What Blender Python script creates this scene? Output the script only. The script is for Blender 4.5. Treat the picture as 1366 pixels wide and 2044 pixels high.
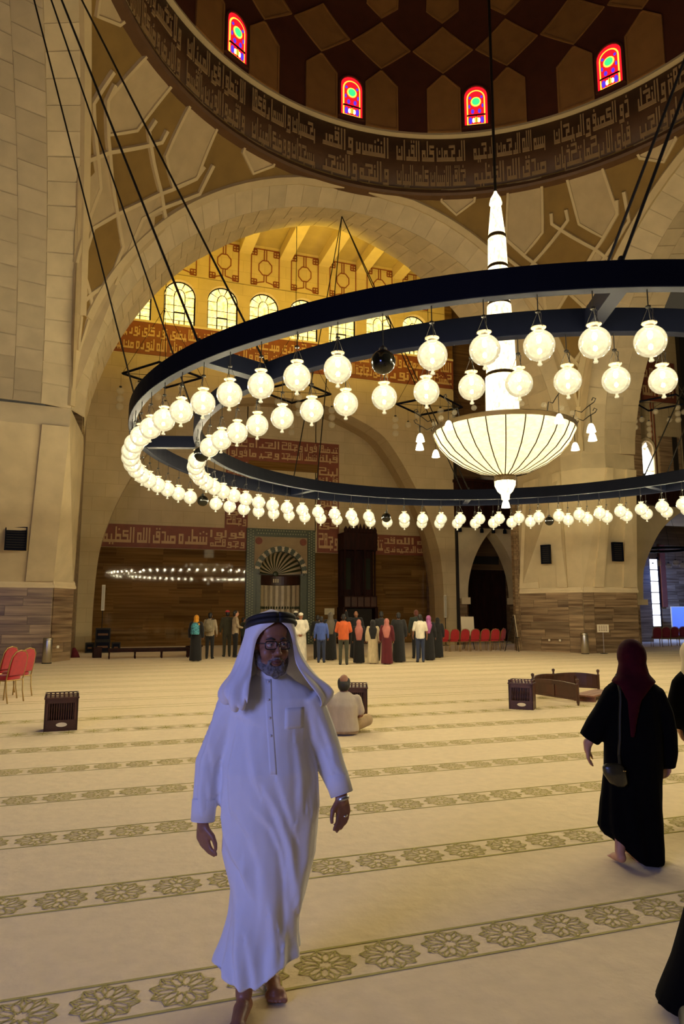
import bpy, bmesh, math, random
from mathutils import Vector, Matrix, noise
random.seed(7)
for o in list(bpy.data.objects): bpy.data.objects.remove(o, do_unlink=True)
scene = bpy.context.scene
COL = scene.collection
# ------------------------------------------------------------------ camera
YAW = math.radians(18.9); PITCH = math.atan(200/1400.); EYE = 1.68
cam_d = bpy.data.cameras.new('camera'); cam = bpy.data.objects.new('camera', cam_d); COL.objects.link(cam)
cam_d.sensor_fit = 'VERTICAL'; cam_d.sensor_height = 36; cam_d.lens = 36*1400/2044.
cam_d.clip_start = .05; cam_d.clip_end = 300
cam.location = (0, 0, EYE); cam.rotation_euler = (math.pi/2+PITCH, 0, -YAW)
scene.camera = cam
# ------------------------------------------------------------------ world, lights, exposure
w = bpy.data.worlds.new('world'); scene.world = w; w.use_nodes = True
w.node_tree.nodes['Background'].inputs[0].default_value = (1.0, .80, .50, 1)
w.node_tree.nodes['Background'].inputs[1].default_value = .022
scene.view_settings.view_transform = 'Standard'; scene.view_settings.look = 'None'
scene.view_settings.exposure = 1.15; scene.view_settings.gamma = 1.0
scene.view_settings.use_curve_mapping = False
def area_light(name, loc, target, size, power, color, sy=None):
    d = bpy.data.lights.new(name, 'AREA'); d.energy = power; d.color = color; d.size = size
    if sy: d.shape = 'RECTANGLE'; d.size_y = sy
    o = bpy.data.objects.new(name, d); COL.objects.link(o); o.location = loc
    o.rotation_euler = (Vector(target)-Vector(loc)).to_track_quat('-Z', 'Y').to_euler()
    return o
# blue daylight entering by the entrance doors behind and to the left of the photographer
area_light('entrance_daylight', (-6.2, -1.6, 3.0), (1.0, 5.0, 1.3), 3.0, 185, (.30, .36, 1.0))
# unseen yellow area lights added to brighten the vault of the prayer-niche bay
for fx in (2.5, 8.4, 14.2):
    area_light('added_vault_light', (fx, 28.2, 15.2), (fx, 32.2, 20.0), 1.2, 85, (1.0, .66, .02))
# blue stage lamp in the right aisle
area_light('aisle_blue_lamp', (33.5, 31.5, 4.2), (32.5, 34.5, .3), .8, 170, (.16, .30, 1.0))
# unseen warm area light added behind the pier to brighten the right bay
area_light('added_bay_light', (23.2, 28.8, 10.6), (31, 33.5, 10), 1.4, 120, (1.0, .78, .45))

# ------------------------------------------------------------------ materials
MATS = {}
def mat(name, col, rough=.6, var=0, vscale=3., stretch=(1, 1, 1), bump=0, metal=0, rand=0, col2=None, emis=None, estr=0, spec=.5, sheen=0, alpha=None, brick=None, coord='Object', detail=4):
    if name in MATS: return MATS[name]
    m = bpy.data.materials.new(name); m.use_nodes = True; MATS[name] = m
    nt = m.node_tree; b = nt.nodes['Principled BSDF']; N = nt.nodes.new; L = nt.links.new
    b.inputs['Base Color'].default_value = (*col, 1); b.inputs['Roughness'].default_value = rough
    b.inputs['Metallic'].default_value = metal; b.inputs['Specular IOR Level'].default_value = spec
    if sheen: b.inputs['Sheen Weight'].default_value = sheen
    m.diffuse_color = (*col, 1)
    if emis: b.inputs['Emission Color'].default_value = (*emis, 1); b.inputs['Emission Strength'].default_value = estr
    if alpha is not None: b.inputs['Alpha'].default_value = alpha
    if var or col2 or bump:
        tc = N('ShaderNodeTexCoord'); mp = N('ShaderNodeMapping'); mp.inputs['Scale'].default_value = stretch
        L(tc.outputs[coord], mp.inputs[0]); nz = N('ShaderNodeTexNoise'); nz.inputs['Scale'].default_value = vscale
        nz.inputs['Detail'].default_value = detail; L(mp.outputs[0], nz.inputs['Vector'])
        if rand:
            oi = N('ShaderNodeObjectInfo'); ad = N('ShaderNodeVectorMath'); ad.operation = 'ADD'
            sc = N('ShaderNodeVectorMath'); sc.operation = 'SCALE'; sc.inputs[0].default_value = (37, 51, 73)
            L(oi.outputs['Random'], sc.inputs['Scale']); L(mp.outputs[0], ad.inputs[0]); L(sc.outputs[0], ad.inputs[1]); L(ad.outputs[0], nz.inputs['Vector'])
        rp = N('ShaderNodeValToRGB'); c2 = col2 or tuple(min(1, c*(1+var)) for c in col)
        c1 = col if col2 else tuple(c*(1-var) for c in col)
        rp.color_ramp.elements[0].position = .3; rp.color_ramp.elements[1].position = .7
        rp.color_ramp.elements[0].color = (*c1, 1); rp.color_ramp.elements[1].color = (*c2, 1)
        L(nz.outputs['Fac'], rp.inputs[0]); out = rp.outputs[0]
        if rand:
            hs = N('ShaderNodeHueSaturation'); mr = N('ShaderNodeMapRange'); mr.inputs['To Min'].default_value = 1-rand; mr.inputs['To Max'].default_value = 1+rand
            L(oi.outputs['Random'], mr.inputs['Value']); L(mr.outputs[0], hs.inputs['Value']); L(out, hs.inputs['Color']); out = hs.outputs[0]
        if brick:
            bt = N('ShaderNodeTexBrick'); bt.inputs['Scale'].default_value = 1
            bt.inputs['Brick Width'].default_value = brick[0]; bt.inputs['Row Height'].default_value = brick[1]; bt.inputs['Mortar Size'].default_value = .012
            bt.inputs['Color1'].default_value = (1, 1, 1, 1); bt.inputs['Color2'].default_value = (.93, .93, .93, 1); bt.inputs['Mortar'].default_value = (.8, .78, .75, 1)
            sx = N('ShaderNodeSeparateXYZ'); cb = N('ShaderNodeCombineXYZ'); L(tc.outputs['Object'], sx.inputs[0])
            a2 = N('ShaderNodeMath'); L(sx.outputs['X'], a2.inputs[0]); L(sx.outputs['Y'], a2.inputs[1])
            L(a2.outputs[0], cb.inputs['X']); L(sx.outputs['Z'], cb.inputs['Y']); L(cb.outputs[0], bt.inputs['Vector'])
            mx = N('ShaderNodeMix'); mx.data_type = 'RGBA'; mx.blend_type = 'MULTIPLY'; mx.inputs['Factor'].default_value = 1
            L(out, mx.inputs['A']); L(bt.outputs['Color'], mx.inputs['B']); out = mx.outputs['Result']
        L(out, b.inputs['Base Color'])
        if emis and col2: L(out, b.inputs['Emission Color'])
        if bump:
            bp = N('ShaderNodeBump'); bp.inputs['Strength'].default_value = bump; bp.inputs['Distance'].default_value = .02
            L(nz.outputs['Fac'], bp.inputs['Height']); L(bp.outputs[0], b.inputs['Normal'])
    return m
STONE = mat('cream_limestone', (.60, .49, .30), .75, .10, 1.6, bump=.15, rand=.07)
STONEW = mat('cream_limestone_wall', (.56, .44, .25), .7, .08, 1.2, brick=(1.1, .62))
STONEL = mat('pale_limestone_moulding', (.68, .55, .34), .7, .06, 2.)
OCHRE = mat('ochre_plaster', (.25, .15, .034), .8, .12, 1.3, bump=.1)
CREAM = mat('cream_plaster_panel', (.52, .40, .22), .75, .08, 2., bump=.08, rand=.05)
STRAP = mat('cream_plaster_strap', (.62, .49, .27), .75, .05, 2.)
BROWN = mat('brown_vein_travertine', (.085, .040, .014), .3, 0, 1.0, (.35, .35, 9.), col2=(.20, .115, .045), rand=.28, detail=6)
BROWNP = mat('pier_vein_travertine', (.095, .052, .024), .35, 0, 1.0, (.5, .5, 9.), col2=(.36, .25, .14), rand=.25, detail=6)
QIBLA = mat('polished_brown_travertine', (.105, .05, .011), .035, 0, 1.0, (.3, .3, 9.), col2=(.215, .118, .034), rand=.2, detail=6, spec=.3)
RED = mat('red_terracotta_band', (.20, .05, .022), .6, .12, 3.)
LETTER = mat('cream_lettering', (.52, .33, .16), .6, .06, 4.)
RINGBR = mat('brown_ring_band', (.115, .055, .022), .6, .1, 3.)
RINGLET = mat('gilded_lettering', (.40, .26, .12), .55, .06, 4.)
DOMEDK = mat('dark_brown_dome_plaster', (.08, .018, .005), .7, .12, 2.)
DOMEPN = mat('tan_dome_panel', (.31, .145, .036), .7, .1, 2., rand=.06)
DWOOD = mat('dark_carved_wood', (.020, .0045, .003), .6, .4, 6., (1, 1, .2), bump=.1, spec=.15)
WOOD = mat('walnut_wood', (.055, .018, .008), .4, .35, 5., (1, 1, .25), bump=.1, rand=.1)
BLACKM = mat('black_painted_steel', (.003, .0042, .011), .55, spec=.08)  # blue in the base colour imitates blue light reflected off the rings
WIRE = mat('dark_steel_wire', (.012, .010, .007), .4, metal=.3)
CHROME = mat('brushed_steel', (.55, .52, .45), .28, metal=1)
CARPET = mat('cream_carpet', (.70, .56, .335), .95, .05, 9., bump=.5, spec=.05, sheen=.15)
CARPETL = mat('green_carpet_thread', (.42, .36, .125), .95, .1, 20., spec=.05)
YWIN = mat('yellow_leaded_glass', (.95, .62, .10), .3, 0, 5., col2=(1., .93, .50), emis=(1.0, .84, .34), estr=.62)
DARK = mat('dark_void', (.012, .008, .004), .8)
# ------------------------------------------------------------------ mesh helpers
def link(o, parent=None):
    COL.objects.link(o)
    if parent is not None: o.parent = parent
    return o
def empty(name, loc=(0, 0, 0), rz=0, parent=None):
    o = bpy.data.objects.new(name, None); o.empty_display_size = .2; link(o, parent); o.location = loc; o.rotation_euler = (0, 0, rz); return o
def tag(o, label=None, cat=None, group=None, kind=None):
    if label: o['label'] = label
    if cat: o['category'] = cat
    if group: o['group'] = group
    if kind: o['kind'] = kind
    return o
def struct(o, label=None, cat=None):
    return tag(o, label, cat, None, 'structure')
class MB:
    def __init__(s): s.v = []; s.f = []
    def add(s, vs, fs):
        n = len(s.v); s.v += [tuple(p) for p in vs]; s.f += [tuple(i+n for i in f) for f in fs]; return s
    def box(s, a, b, M=None):
        x0, y0, z0 = a; x1, y1, z1 = b
        vs = [(x0, y0, z0), (x1, y0, z0), (x1, y1, z0), (x0, y1, z0), (x0, y0, z1), (x1, y0, z1), (x1, y1, z1), (x0, y1, z1)]
        if M: vs = [M @ Vector(p) for p in vs]
        return s.add(vs, [(3, 2, 1, 0), (4, 5, 6, 7), (0, 1, 5, 4), (1, 2, 6, 5), (2, 3, 7, 6), (3, 0, 4, 7)])
    def cbox(s, c, d, M=None):
        return s.box([c[i]-d[i]/2 for i in range(3)], [c[i]+d[i]/2 for i in range(3)], M)
    def loft(s, rings, caps=True, closed=True):
        n = len(rings[0]); vs = [p for r in rings for p in r]; fs = []
        for i in range(len(rings)-1):
            for j in range(n if closed else n-1):
                k = (j+1) % n; fs.append((i*n+j, i*n+k, (i+1)*n+k, (i+1)*n+j))
        if caps: fs.append(tuple(range(n))[::-1]); fs.append(tuple((len(rings)-1)*n+j for j in range(n)))
        return s.add(vs, fs)
    def lathe(s, prof, n=24, c=(0, 0, 0), caps=True, a0=0, a1=2*math.pi):
        full = abs(a1-a0-2*math.pi) < 1e-6
        m = n if full else n+1
        rings = [[(c[0]+r*math.cos(a0+(a1-a0)*j/n), c[1]+r*math.sin(a0+(a1-a0)*j/n), c[2]+z) for j in range(m)] for r, z in prof]
        return s.loft(rings, caps, full)
    def tube(s, path, r, n=8, caps=True):
        path = [Vector(p) for p in path]; m = len(path); rings = []; up = None
        for i, p in enumerate(path):
            t = (path[min(i+1, m-1)]-path[max(i-1, 0)])
            if t.length < 1e-9: t = Vector((0, 0, 1))
            t.normalize()
            if up is None:
                up = Vector((0, 0, 1)) if abs(t.z) < .9 else Vector((1, 0, 0))
            a = t.cross(up)
            if a.length < 1e-6: a = t.cross(Vector((0, 1, 0)))
            a.normalize(); b = a.cross(t); up = b
            rr = r[i] if isinstance(r, (list, tuple)) else r
            if isinstance(rr, (list, tuple)): ra, rb = rr
            else: ra = rb = rr
            rings.append([p+a*ra*math.cos(2*math.pi*j/n)+b*rb*math.sin(2*math.pi*j/n) for j in range(n)])
        return s.loft(rings, caps)
    def sphere(s, c, r, n=16, m=10, M=None):
        if not isinstance(r, (list, tuple)): r = (r, r, r)
        vs = [(0, 0, -1)]; fs = []
        for i in range(1, m):
            a = math.pi*i/m
            for j in range(n):
                b = 2*math.pi*j/n; vs.append((math.sin(a)*math.cos(b), math.sin(a)*math.sin(b), -math.cos(a)))
        vs.append((0, 0, 1)); T = len(vs)-1
        for j in range(n): fs.append((0, 1+(j+1) % n, 1+j)); fs.append((T, T-n+j, T-n+(j+1) % n))
        for i in range(m-2):
            for j in range(n):
                k = (j+1) % n; a = 1+i*n; fs.append((a+j, a+k, a+n+k, a+n+j))
        vs = [Vector((p[0]*r[0], p[1]*r[1], p[2]*r[2])) for p in vs]
        if M: vs = [M @ p for p in vs]
        return s.add([(p[0]+c[0], p[1]+c[1], p[2]+c[2]) for p in vs], fs)
    def prism(s, poly, fn0, fn1):
        """poly: list of 2D points; fn0/fn1 map a 2D point to back / front 3D points"""
        n = len(poly); vs = [fn0(p) for p in poly]+[fn1(p) for p in poly]
        fs = [tuple(range(n))[::-1], tuple(range(n, 2*n))]+[(i, (i+1) % n, n+(i+1) % n, n+i) for i in range(n)]
        return s.add(vs, fs)
    def mesh(s, name, material, smooth=False):
        me = bpy.data.meshes.new(name); me.from_pydata([tuple(p) for p in s.v], [], s.f)
        bm = bmesh.new(); bm.from_mesh(me); bmesh.ops.recalc_face_normals(bm, faces=bm.faces); bm.to_mesh(me); bm.free()
        if material: me.materials.append(material)
        if smooth:
            for p in me.polygons: p.use_smooth = True
        me.update(); return me
    def build(s, name, material, parent=None, smooth=False, bevel=0):
        o = bpy.data.objects.new(name, s.mesh(name, material, smooth)); link(o, parent)
        if bevel:
            b = o.modifiers.new('bevel', 'BEVEL'); b.width = bevel; b.segments = 2; b.limit_method = 'ANGLE'
        return o
def copy_tree(o, parent=None):
    c = o.copy(); COL.objects.link(c); c.parent = parent
    for ch in o.children: copy_tree(ch, c)
    return c
def inst(name, me, loc=(0, 0, 0), rot=(0, 0, 0), parent=None, scale=None):
    o = bpy.data.objects.new(name, me); link(o, parent); o.location = loc; o.rotation_euler = rot
    if scale: o.scale = scale
    return o
def lerp(a, b, t): return a+(b-a)*t
def lin(pts, x):
    for (x0, y0), (x1, y1) in zip(pts, pts[1:]):
        if x0 <= x <= x1: return y0+(y1-y0)*(x-x0)/(x1-x0) if x1 > x0 else y0
    return pts[0][1] if x < pts[0][0] else pts[-1][1]
def smoothpath(pts, n):
    """Catmull-Rom through pts"""
    out = []
    P = [Vector(p) for p in pts]; P = [P[0]*2-P[1]]+P+[P[-1]*2-P[-2]]
    for i in range(1, len(P)-2):
        for k in range(n):
            t = k/n; a, b, c, d = P[i-1:i+3]
            out.append(.5*((2*b)+(c-a)*t+(2*a-5*b+4*c-d)*t*t+(3*b-a-3*c+d)*t**3))
    out.append(P[-2]); return out
# ------------------------------------------------------------------ square Kufic lettering
GL = {}
def _g(ch, init, final=None, conn=True):
    GL[ch] = (init, final or init, conn)
AL = ['#']*7+['.']
_g('ا', AL, AL, False)
_g('ل', AL, ['..#', '..#', '..#', '..#', '#.#', '#.#', '###', '...'])
def tooth(d_up=None, d_dn=None):
    r = ['.', '.', '.', '.', '#', '#', '#', '.']
    if d_up == 1: r[2] = '#'
    if d_dn == 1: r = r[:7]+['#']
    if d_up == 2: return ['...', '...', '#.#', '...', '.#.', '.#.', '###', '...']
    if d_dn == 2: return ['...', '...', '...', '...', '.#.', '.#.', '###', '#.#']
    return r
def bowl(up=None, dn=None):
    r = ['.....', '.....', '.....', '.....', '#...#', '#...#', '#####', '.....']
    if up: r[2] = up
    if dn: r[7] = dn
    return r
_g('ب', tooth(None, 1), bowl(None, '..#..')); _g('ت', tooth(2), bowl('.#.#.')); _g('ن', tooth(1), ['.....', '.....', '.....', '#...#', '#.#.#', '#...#', '#####', '.....'])
_g('ي', tooth(None, 2), ['.....', '.....', '.....', '..###', '..#..', '#.###', '#...#', '#####'])
_g('ى', tooth(None, 2), ['.....', '.....', '.....', '..###', '..#..', '#.###', '#...#', '#####'])
_g('م', ['...', '...', '...', '...', '###', '#.#', '###', '...'])
_g('ح', ['.....', '.....', '#####', '....#', '..###', '..#..', '#####', '.....'])
_g('ج', ['.....', '.....', '#####', '....#', '..###', '..#..', '#####', '..#..'])
_g('خ', ['..#..', '.....', '#####', '....#', '..###', '..#..', '#####', '.....'])
_g('ر', ['...', '...', '...', '...', '..#', '..#', '###', '...'], None, False)
_g('ز', ['...', '...', '..#', '...', '..#', '..#', '###', '...'], None, False)
_g('و', ['....', '....', '....', '.###', '.#.#', '.###', '...#', '####'], None, False)
_g('ه', ['###', '#.#', '#.#', '###', '#.#', '#.#', '###', '...'], ['...', '...', '...', '###', '#.#', '#.#', '###', '...'])
_g('ة', ['...', '#.#', '...', '###', '#.#', '#.#', '###', '...'], None, False)
_g('س', ['.....', '.....', '.....', '.....', '#.#.#', '#.#.#', '#####', '.....'], ['.......', '.......', '.......', '.......', '#.#.#.#', '#.#.#.#', '###.###', '.......'])
_g('ش', ['.....', '..#..', '#...#', '.....', '#.#.#', '#.#.#', '#####', '.....'])
_g('ص', ['......', '......', '......', '......', '#.####', '#.#..#', '######', '......'])
_g('ض', ['......', '......', '...#..', '......', '#.####', '#.#..#', '######', '......'])
_g('ط', ['#...', '#...', '#...', '#...', '####', '#..#', '####', '....'])
_g('ظ', ['#...', '#.#.', '#...', '#...', '####', '#..#', '####', '....'])
_g('ع', ['....', '....', '####', '#...', '####', '...#', '####', '....'])
_g('ف', ['.#.', '...', '###', '#.#', '###', '..#', '###', '...']); _g('ق', ['#.#', '...', '###', '#.#', '###', '..#', '###', '...'], ['..#.#', '.....', '..###', '..#.#', '#.###', '#...#', '#####', '.....'])
_g('ك', ['#####', '....#', '....#', '#####', '#....', '#....', '#####', '.....'])
_g('د', ['...', '...', '###', '..#', '..#', '..#', '###', '...'], None, False); _g('ذ', ['.#.', '...', '###', '..#', '..#', '..#', '###', '...'], None, False)
_g('ئ', tooth(1))
def kufic_cells(text):
    """-> set of (col,row) with col 0 at the right end, row 0 top; and width"""
    cells = set(); x = 0
    for wd in text.split():
        prev = False; n = len(wd)
        for i, ch in enumerate(wd):
            if ch not in GL: continue
            ini, fin, conn = GL[ch]
            last = (i == n-1) or not conn
            g = fin if last else ini
            if i > 0:
                if prev: cells.add((x, 6))
                x += 1
            wdt = len(g[0])
            for r in range(8):
                for c in range(wdt):
                    if g[r][wdt-1-c] == '#': cells.add((x+c, r))
            x += wdt; prev = conn
        x += 2
    return cells, x-2
def kufic_rects(text, x0, x1, z0, z1):
    """rectangles (xa,xb,za,zb) filling the box, reading right to left (right end at x1)"""
    cells, W = kufic_cells(text); cw = (x1-x0)/W; out = []
    wt = [.75, .75, .8, .95, 1.25, 1.25, 1.25, 1.0]; cum = [0]
    for q in wt: cum.append(cum[-1]+q)
    ZR = [z1-(z1-z0)*q/cum[-1] for q in cum]; left = set(cells)
    while left:
        c, r = min(left); e = c
        while (e+1, r) in left: e += 1
        f = r
        while (c, f+1) in left: f += 1
        if e-c >= f-r:
            for k in range(c, e+1): left.discard((k, r))
            f = r
        else:
            for k in range(r, f+1): left.discard((c, k))
            e = c
        out.append((x1-(e+1)*cw, x1-c*cw, ZR[f+1], ZR[r]))
    return out
def letter_mesh(lines, box, fn, mb):
    """lines: texts top to bottom in box (x0,x1,z0,z1); fn(x,z,d) -> 3D point with depth d"""
    x0, x1, z0, z1 = box; h = (z1-z0)/len(lines)
    for i, t in enumerate(lines):
        za = z1-(i+1)*h; zb = z1-i*h; g = h*.035
        for xa, xb, a, b in kufic_rects(t, x0, x1, za+g, zb-g):
            vs = [fn(xa, a, 0), fn(xb, a, 0), fn(xb, b, 0), fn(xa, b, 0), fn(xa, a, 1), fn(xb, a, 1), fn(xb, b, 1), fn(xa, b, 1)]
            mb.add(vs, [(4, 5, 6, 7), (0, 1, 5, 4), (1, 2, 6, 5), (2, 3, 7, 6), (3, 0, 4, 7)])
    return mb
# ------------------------------------------------------------------ setting: floor
CX, CY, HS, ZS = 8.45, 13.4, 9.6, 8.0
fl = MB().box((-22, -9, -.3), (46, 42, 0)).build('floor', CARPET)
struct(fl, 'cream carpet with green star borders covering the whole hall', 'carpet')
def rosette():
    m = MB(); n = 10
    def seg(p, q, w=.0075):
        d = Vector((q[0]-p[0], q[1]-p[1])); d.normalize(); nx, ny = -d.y*w/2, d.x*w/2
        m.add([(p[0]+nx, p[1]+ny, 0), (p[0]-nx, p[1]-ny, 0), (q[0]-nx, q[1]-ny, 0), (q[0]+nx, q[1]+ny, 0)], [(0, 1, 2, 3)])
    def P(r, a): return (r*math.cos(a), r*math.sin(a))
    for k in range(n):
        a = 2*math.pi*k/n; h = math.pi/n
        # petals, inner star and outer crossing star
        seg(P(.030, a), P(.062, a+h)); seg(P(.062, a+h), P(.105, a+h*.55)); seg(P(.062, a+h), P(.105, a+h*1.45))
        seg(P(.105, a+h*.55), P(.128, a)); seg(P(.105, a-h*.55), P(.128, a)); seg(P(.030, a), P(.062, a-h))
        seg(P(.105, a+h*.55), P(.158, a+h*1.0)); seg(P(.105, a+h*1.45), P(.158, a+h*1.0)); seg(P(.128, a), P(.158, a+h)); seg(P(.128, a+2*h), P(.158, a+h))
    return m.mesh('rosette', CARPETL)
ROS = rosette()
for i in range(19):
    yb = 2.075+1.245*i                                   # one prayer row every 1.24 m
    m = MB(); xl, xr = -.125*yb-2.6, 1.0*yb+3.2
    wl = .009 if i < 3 else .006 if i < 5 else .0035
    for yy in (yb, yb+.31):
        m.box((xl, yy-wl, .0005), (xr, yy+wl, .003))
    st = m.build('carpet_border', CARPETL, fl)
    if i < 7:
        pr = .335; n0 = math.ceil(xl/pr); n1 = int(xr/pr)
        for k in range(n0, n1+1):
            inst('rosette', ROS, (k*pr+.1*i, yb+.155, .003), (0, 0, 0), fl, (.96, .92, 1))
    elif i < 9:
        mm = MB()
        for k in range(math.ceil(xl/.335), int(xr/.335)+1):
            for q in range(6):
                a = math.pi*q/6; c = (k*.335, yb+.155); dx, dy = .14*math.cos(a), .13*math.sin(a)
                nx, ny = -math.sin(a)*.007, math.cos(a)*.007
                mm.add([(c[0]-dx+nx, c[1]-dy+ny, .003), (c[0]-dx-nx, c[1]-dy-ny, .003), (c[0]+dx-nx, c[1]+dy-ny, .003), (c[0]+dx+nx, c[1]+dy+ny, .003)], [(0, 1, 2, 3)])
        o = mm.build('star_row', CARPETL, fl); o['kind'] = 'stuff'

# ------------------------------------------------------------------ arches of the dome square
IN_PTS = [(9.3, 6.0), (9.3, 7.2), (9.26, 8.5), (9.05, 9.64), (8.58, 11.05), (8.0, 12.27), (7.1, 13.71), (6.05, 14.97), (4.95, 15.9), (3.45, 16.92), (2.15, 17.47), (.9, 17.86), (0, 17.98)]
half = smoothpath([(a, b, 0) for a, b in IN_PTS], 6)
half = [(p.x, p.y) for p in half if p.y >= 7.99 or p.x < 9.2]
prof = [(-a, z) for a, z in half]+[(a, z) for a, z in half[::-1][1:]]
def resample(pl, n):
    L = [0]
    for p, q in zip(pl, pl[1:]): L.append(L[-1]+math.hypot(q[0]-p[0], q[1]-p[1]))
    out = []; j = 0
    for k in range(n+1):
        s = L[-1]*k/n
        while j < len(L)-2 and L[j+1] < s: j += 1
        t = (s-L[j])/max(1e-9, L[j+1]-L[j]); out.append((lerp(pl[j][0], pl[j+1][0], t), lerp(pl[j][1], pl[j+1][1], t)))
    return out
NV = 44
IPR = resample(prof, NV*4)
def Ept(t): a = math.pi*(1-t); return Vector((9.6*math.cos(a), 9.6, ZS+9.6*math.sin(a)))
def Mpt(t): a = math.pi*(1-t); return Vector((9.22*math.cos(a), 10.45, ZS+9.12*math.sin(a)))
DI = [13.2]
def Ipt(t):
    f = t*NV*4; i = min(int(f), NV*4-1); u = f-i; p, q = IPR[i], IPR[i+1]
    return Vector((lerp(p[0], q[0], u), DI[0], lerp(p[1], q[1], u)))
def row_pt(row, t):
    if row == 0: return Ept(t)
    if row == 1: return Mpt(t)
    if row == 2: return Mpt(t).lerp(Ipt(t), .5)
    return Ipt(t)
def make_arch(theta, name, label, blocks, dI=12.0):
    DI[0] = dI
    m = MB(); n = NV*2
    rings = [[row_pt(r, k/n) for k in range(n+1)] for r in (0, 1, 3)]
    rings.append([Vector((p.x, p.y, 20.4)) for p in rings[-1]])
    m.loft(rings, False, False)
    # jambs below the springing
    o = m.build(name, STONE, None); o.location = (CX, CY, 0); o.rotation_euler = (0, 0, theta); struct(o, label, 'arch')
    if blocks:
        ctr = Vector((0, 11.5, ZS))
        for row in range(3):
            off = .5 if row % 2 else 0
            for k in range(NV):
                t0, t1 = (k+off)/NV, (k+1+off)/NV
                t1 = min(t1, 1)
                if t0 >= 1: continue
                g = .03/NV
                c = [row_pt(row, t0+g), row_pt(row, t1-g), row_pt(row+1, t1-g), row_pt(row+1, t0+g)]
                e = (c[3]-c[0]).normalized()*.008
                c = [c[0]+e, c[1]+e, c[2]-e, c[3]-e]
                nrm = (c[1]-c[0]).cross(c[3]-c[0]).normalized()
                if nrm.dot(ctr-c[0]) < 0: nrm = -nrm
                h = .022+random.uniform(-.006, .006)
                vs = [p-nrm*.05 for p in c]+[p+nrm*h for p in c]
                MB().add(vs, [(0, 1, 2, 3), (4, 5, 6, 7), (0, 1, 5, 4), (1, 2, 6, 5), (2, 3, 7, 6), (3, 0, 4, 7)]).build('stone', STONE, o)
    return o
make_arch(0, 'arch', 'great stone arch opening onto the bay with the prayer niche', True, 13.2)
make_arch(-math.pi/2, 'arch', 'great stone arch at the right edge beyond the hanging ring of lamps', True)
make_arch(math.pi/2, 'arch', 'tall stone block arch rising at the left edge', True)
make_arch(math.pi, 'arch', 'great stone arch above the photographer', False)

# ------------------------------------------------------------------ pendentives
RS = 13.58
def sph(phi, z, off=0):                       # off = distance proud of the surface
    R = RS-off; zz = z*R/RS; r = math.sqrt(max(0, R*R-zz*zz)); a = math.radians(phi)
    return Vector((r*math.cos(a), r*math.sin(a), ZS+zz))
def pend_base():
    m = MB(); nz, na = 26, 16; rings = []
    for i in range(nz+1):
        z = 9.75*i/nz; R = math.sqrt(RS*RS-z*z); lim = 45-math.degrees(math.acos(min(1, 9.6/R)))
        rings.append([sph(lerp(-lim, lim, j/na), z) for j in range(na+1)])
    m.loft(rings, False, False); return m.mesh('pendentive', OCHRE, True)
def sub(poly, k=4):
    out = []
    for p, q in zip(poly, poly[1:]+poly[:1]):
        for i in range(k): out.append((lerp(p[0], q[0], i/k), lerp(p[1], q[1], i/k)))
    return out
def ppanel(poly, mt, off, name):
    m = MB(); pl = sub(poly)
    c = (sum(p[0] for p in poly)/len(poly), sum(p[1] for p in poly)/len(poly))
    n = len(pl)
    vs = [sph(*p, 0) for p in pl]+[sph(*p, off) for p in pl]+[sph(*c, off)]
    fs = [(i, (i+1) % n, n+(i+1) % n, n+i) for i in range(n)]+[(n+i, n+(i+1) % n, 2*n) for i in range(n)]
    m.add(vs, fs); return m.mesh(name, mt)
def pstrap(path, width, off, name='strap'):
    pts = []
    for p, q in zip(path, path[1:]):
        L = (sph(*q)-sph(*p)).length; k = max(1, int(L/.45))
        for i in range(k): pts.append((lerp(p[0], q[0], i/k), lerp(p[1], q[1], i/k)))
    pts.append(path[-1]); P = [sph(*p, 0) for p in pts]; ctr = Vector((0, 0, ZS)); A = []; n = len(P)
    for i, p in enumerate(P):
        t = (P[min(i+1, n-1)]-P[max(i-1, 0)]).normalized(); nr = (ctr-p).normalized(); sd = t.cross(nr).normalized()*width/2
        A.append([p+sd, p-sd, p-sd*.7+nr*off, p+sd*.7+nr*off])
    return MB().loft(A, True, True).mesh(name, STRAP)
def mir(pl): return [(-a, z) for a, z in pl]
P_B = [(-2.6, 9.7), (-10, 9.7), (-11, 8.25), (-7.5, 7.7), (-3.6, 8.26)]
P_C = [(-17.2, 9.7), (-25, 9.7), (-25, 9.45), (-21.5, 9.07), (-17.6, 9.4)]
P_LOW = [(0, 6.25), (-5.8, 7.33), (-7.2, 7.0), (-8.9, 6.75), (-9.2, 6.55), (-6.2, 5.5), (-3.6, 4.2), (-1.9, 2.9), (-.5, 1.3), (0, .3)]
HEXO = [(0, 6.12), (2.8, 5.48), (2.48, 4.42), (0, 3.82), (-2.48, 4.42), (-2.8, 5.48)]
TRIO = [(-4.6, 6.42), (-7.6, 6.92), (-8.6, 6.6), (-4.9, 5.3)]
TIPO = [(0, 3.55), (1.1, 3.2), (0, 1.9), (-1.1, 3.2)]
S_1 = [(-1.5, 8.75), (-1.6, 8.45), (0, 8.22), (5.9, 7.39), (9.2, 6.7)]
S_3 = [(-13, 8.75), (-12.7, 7.93), (-8.9, 7.34), (-6.8, 7.0), (-4.5, 6.5), (-4.1, 5.15), (-3.7, 4.35)]
S_4 = [(-11.4, 8.6), (-10.9, 8.23), (-7.4, 7.63), (-5.7, 7.36), (0, 6.22), (2.95, 5.5), (2.65, 4.38), (0, 3.7), (-1.3, 3.2)]
def outline(pl): return pl+[pl[0]]
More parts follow.
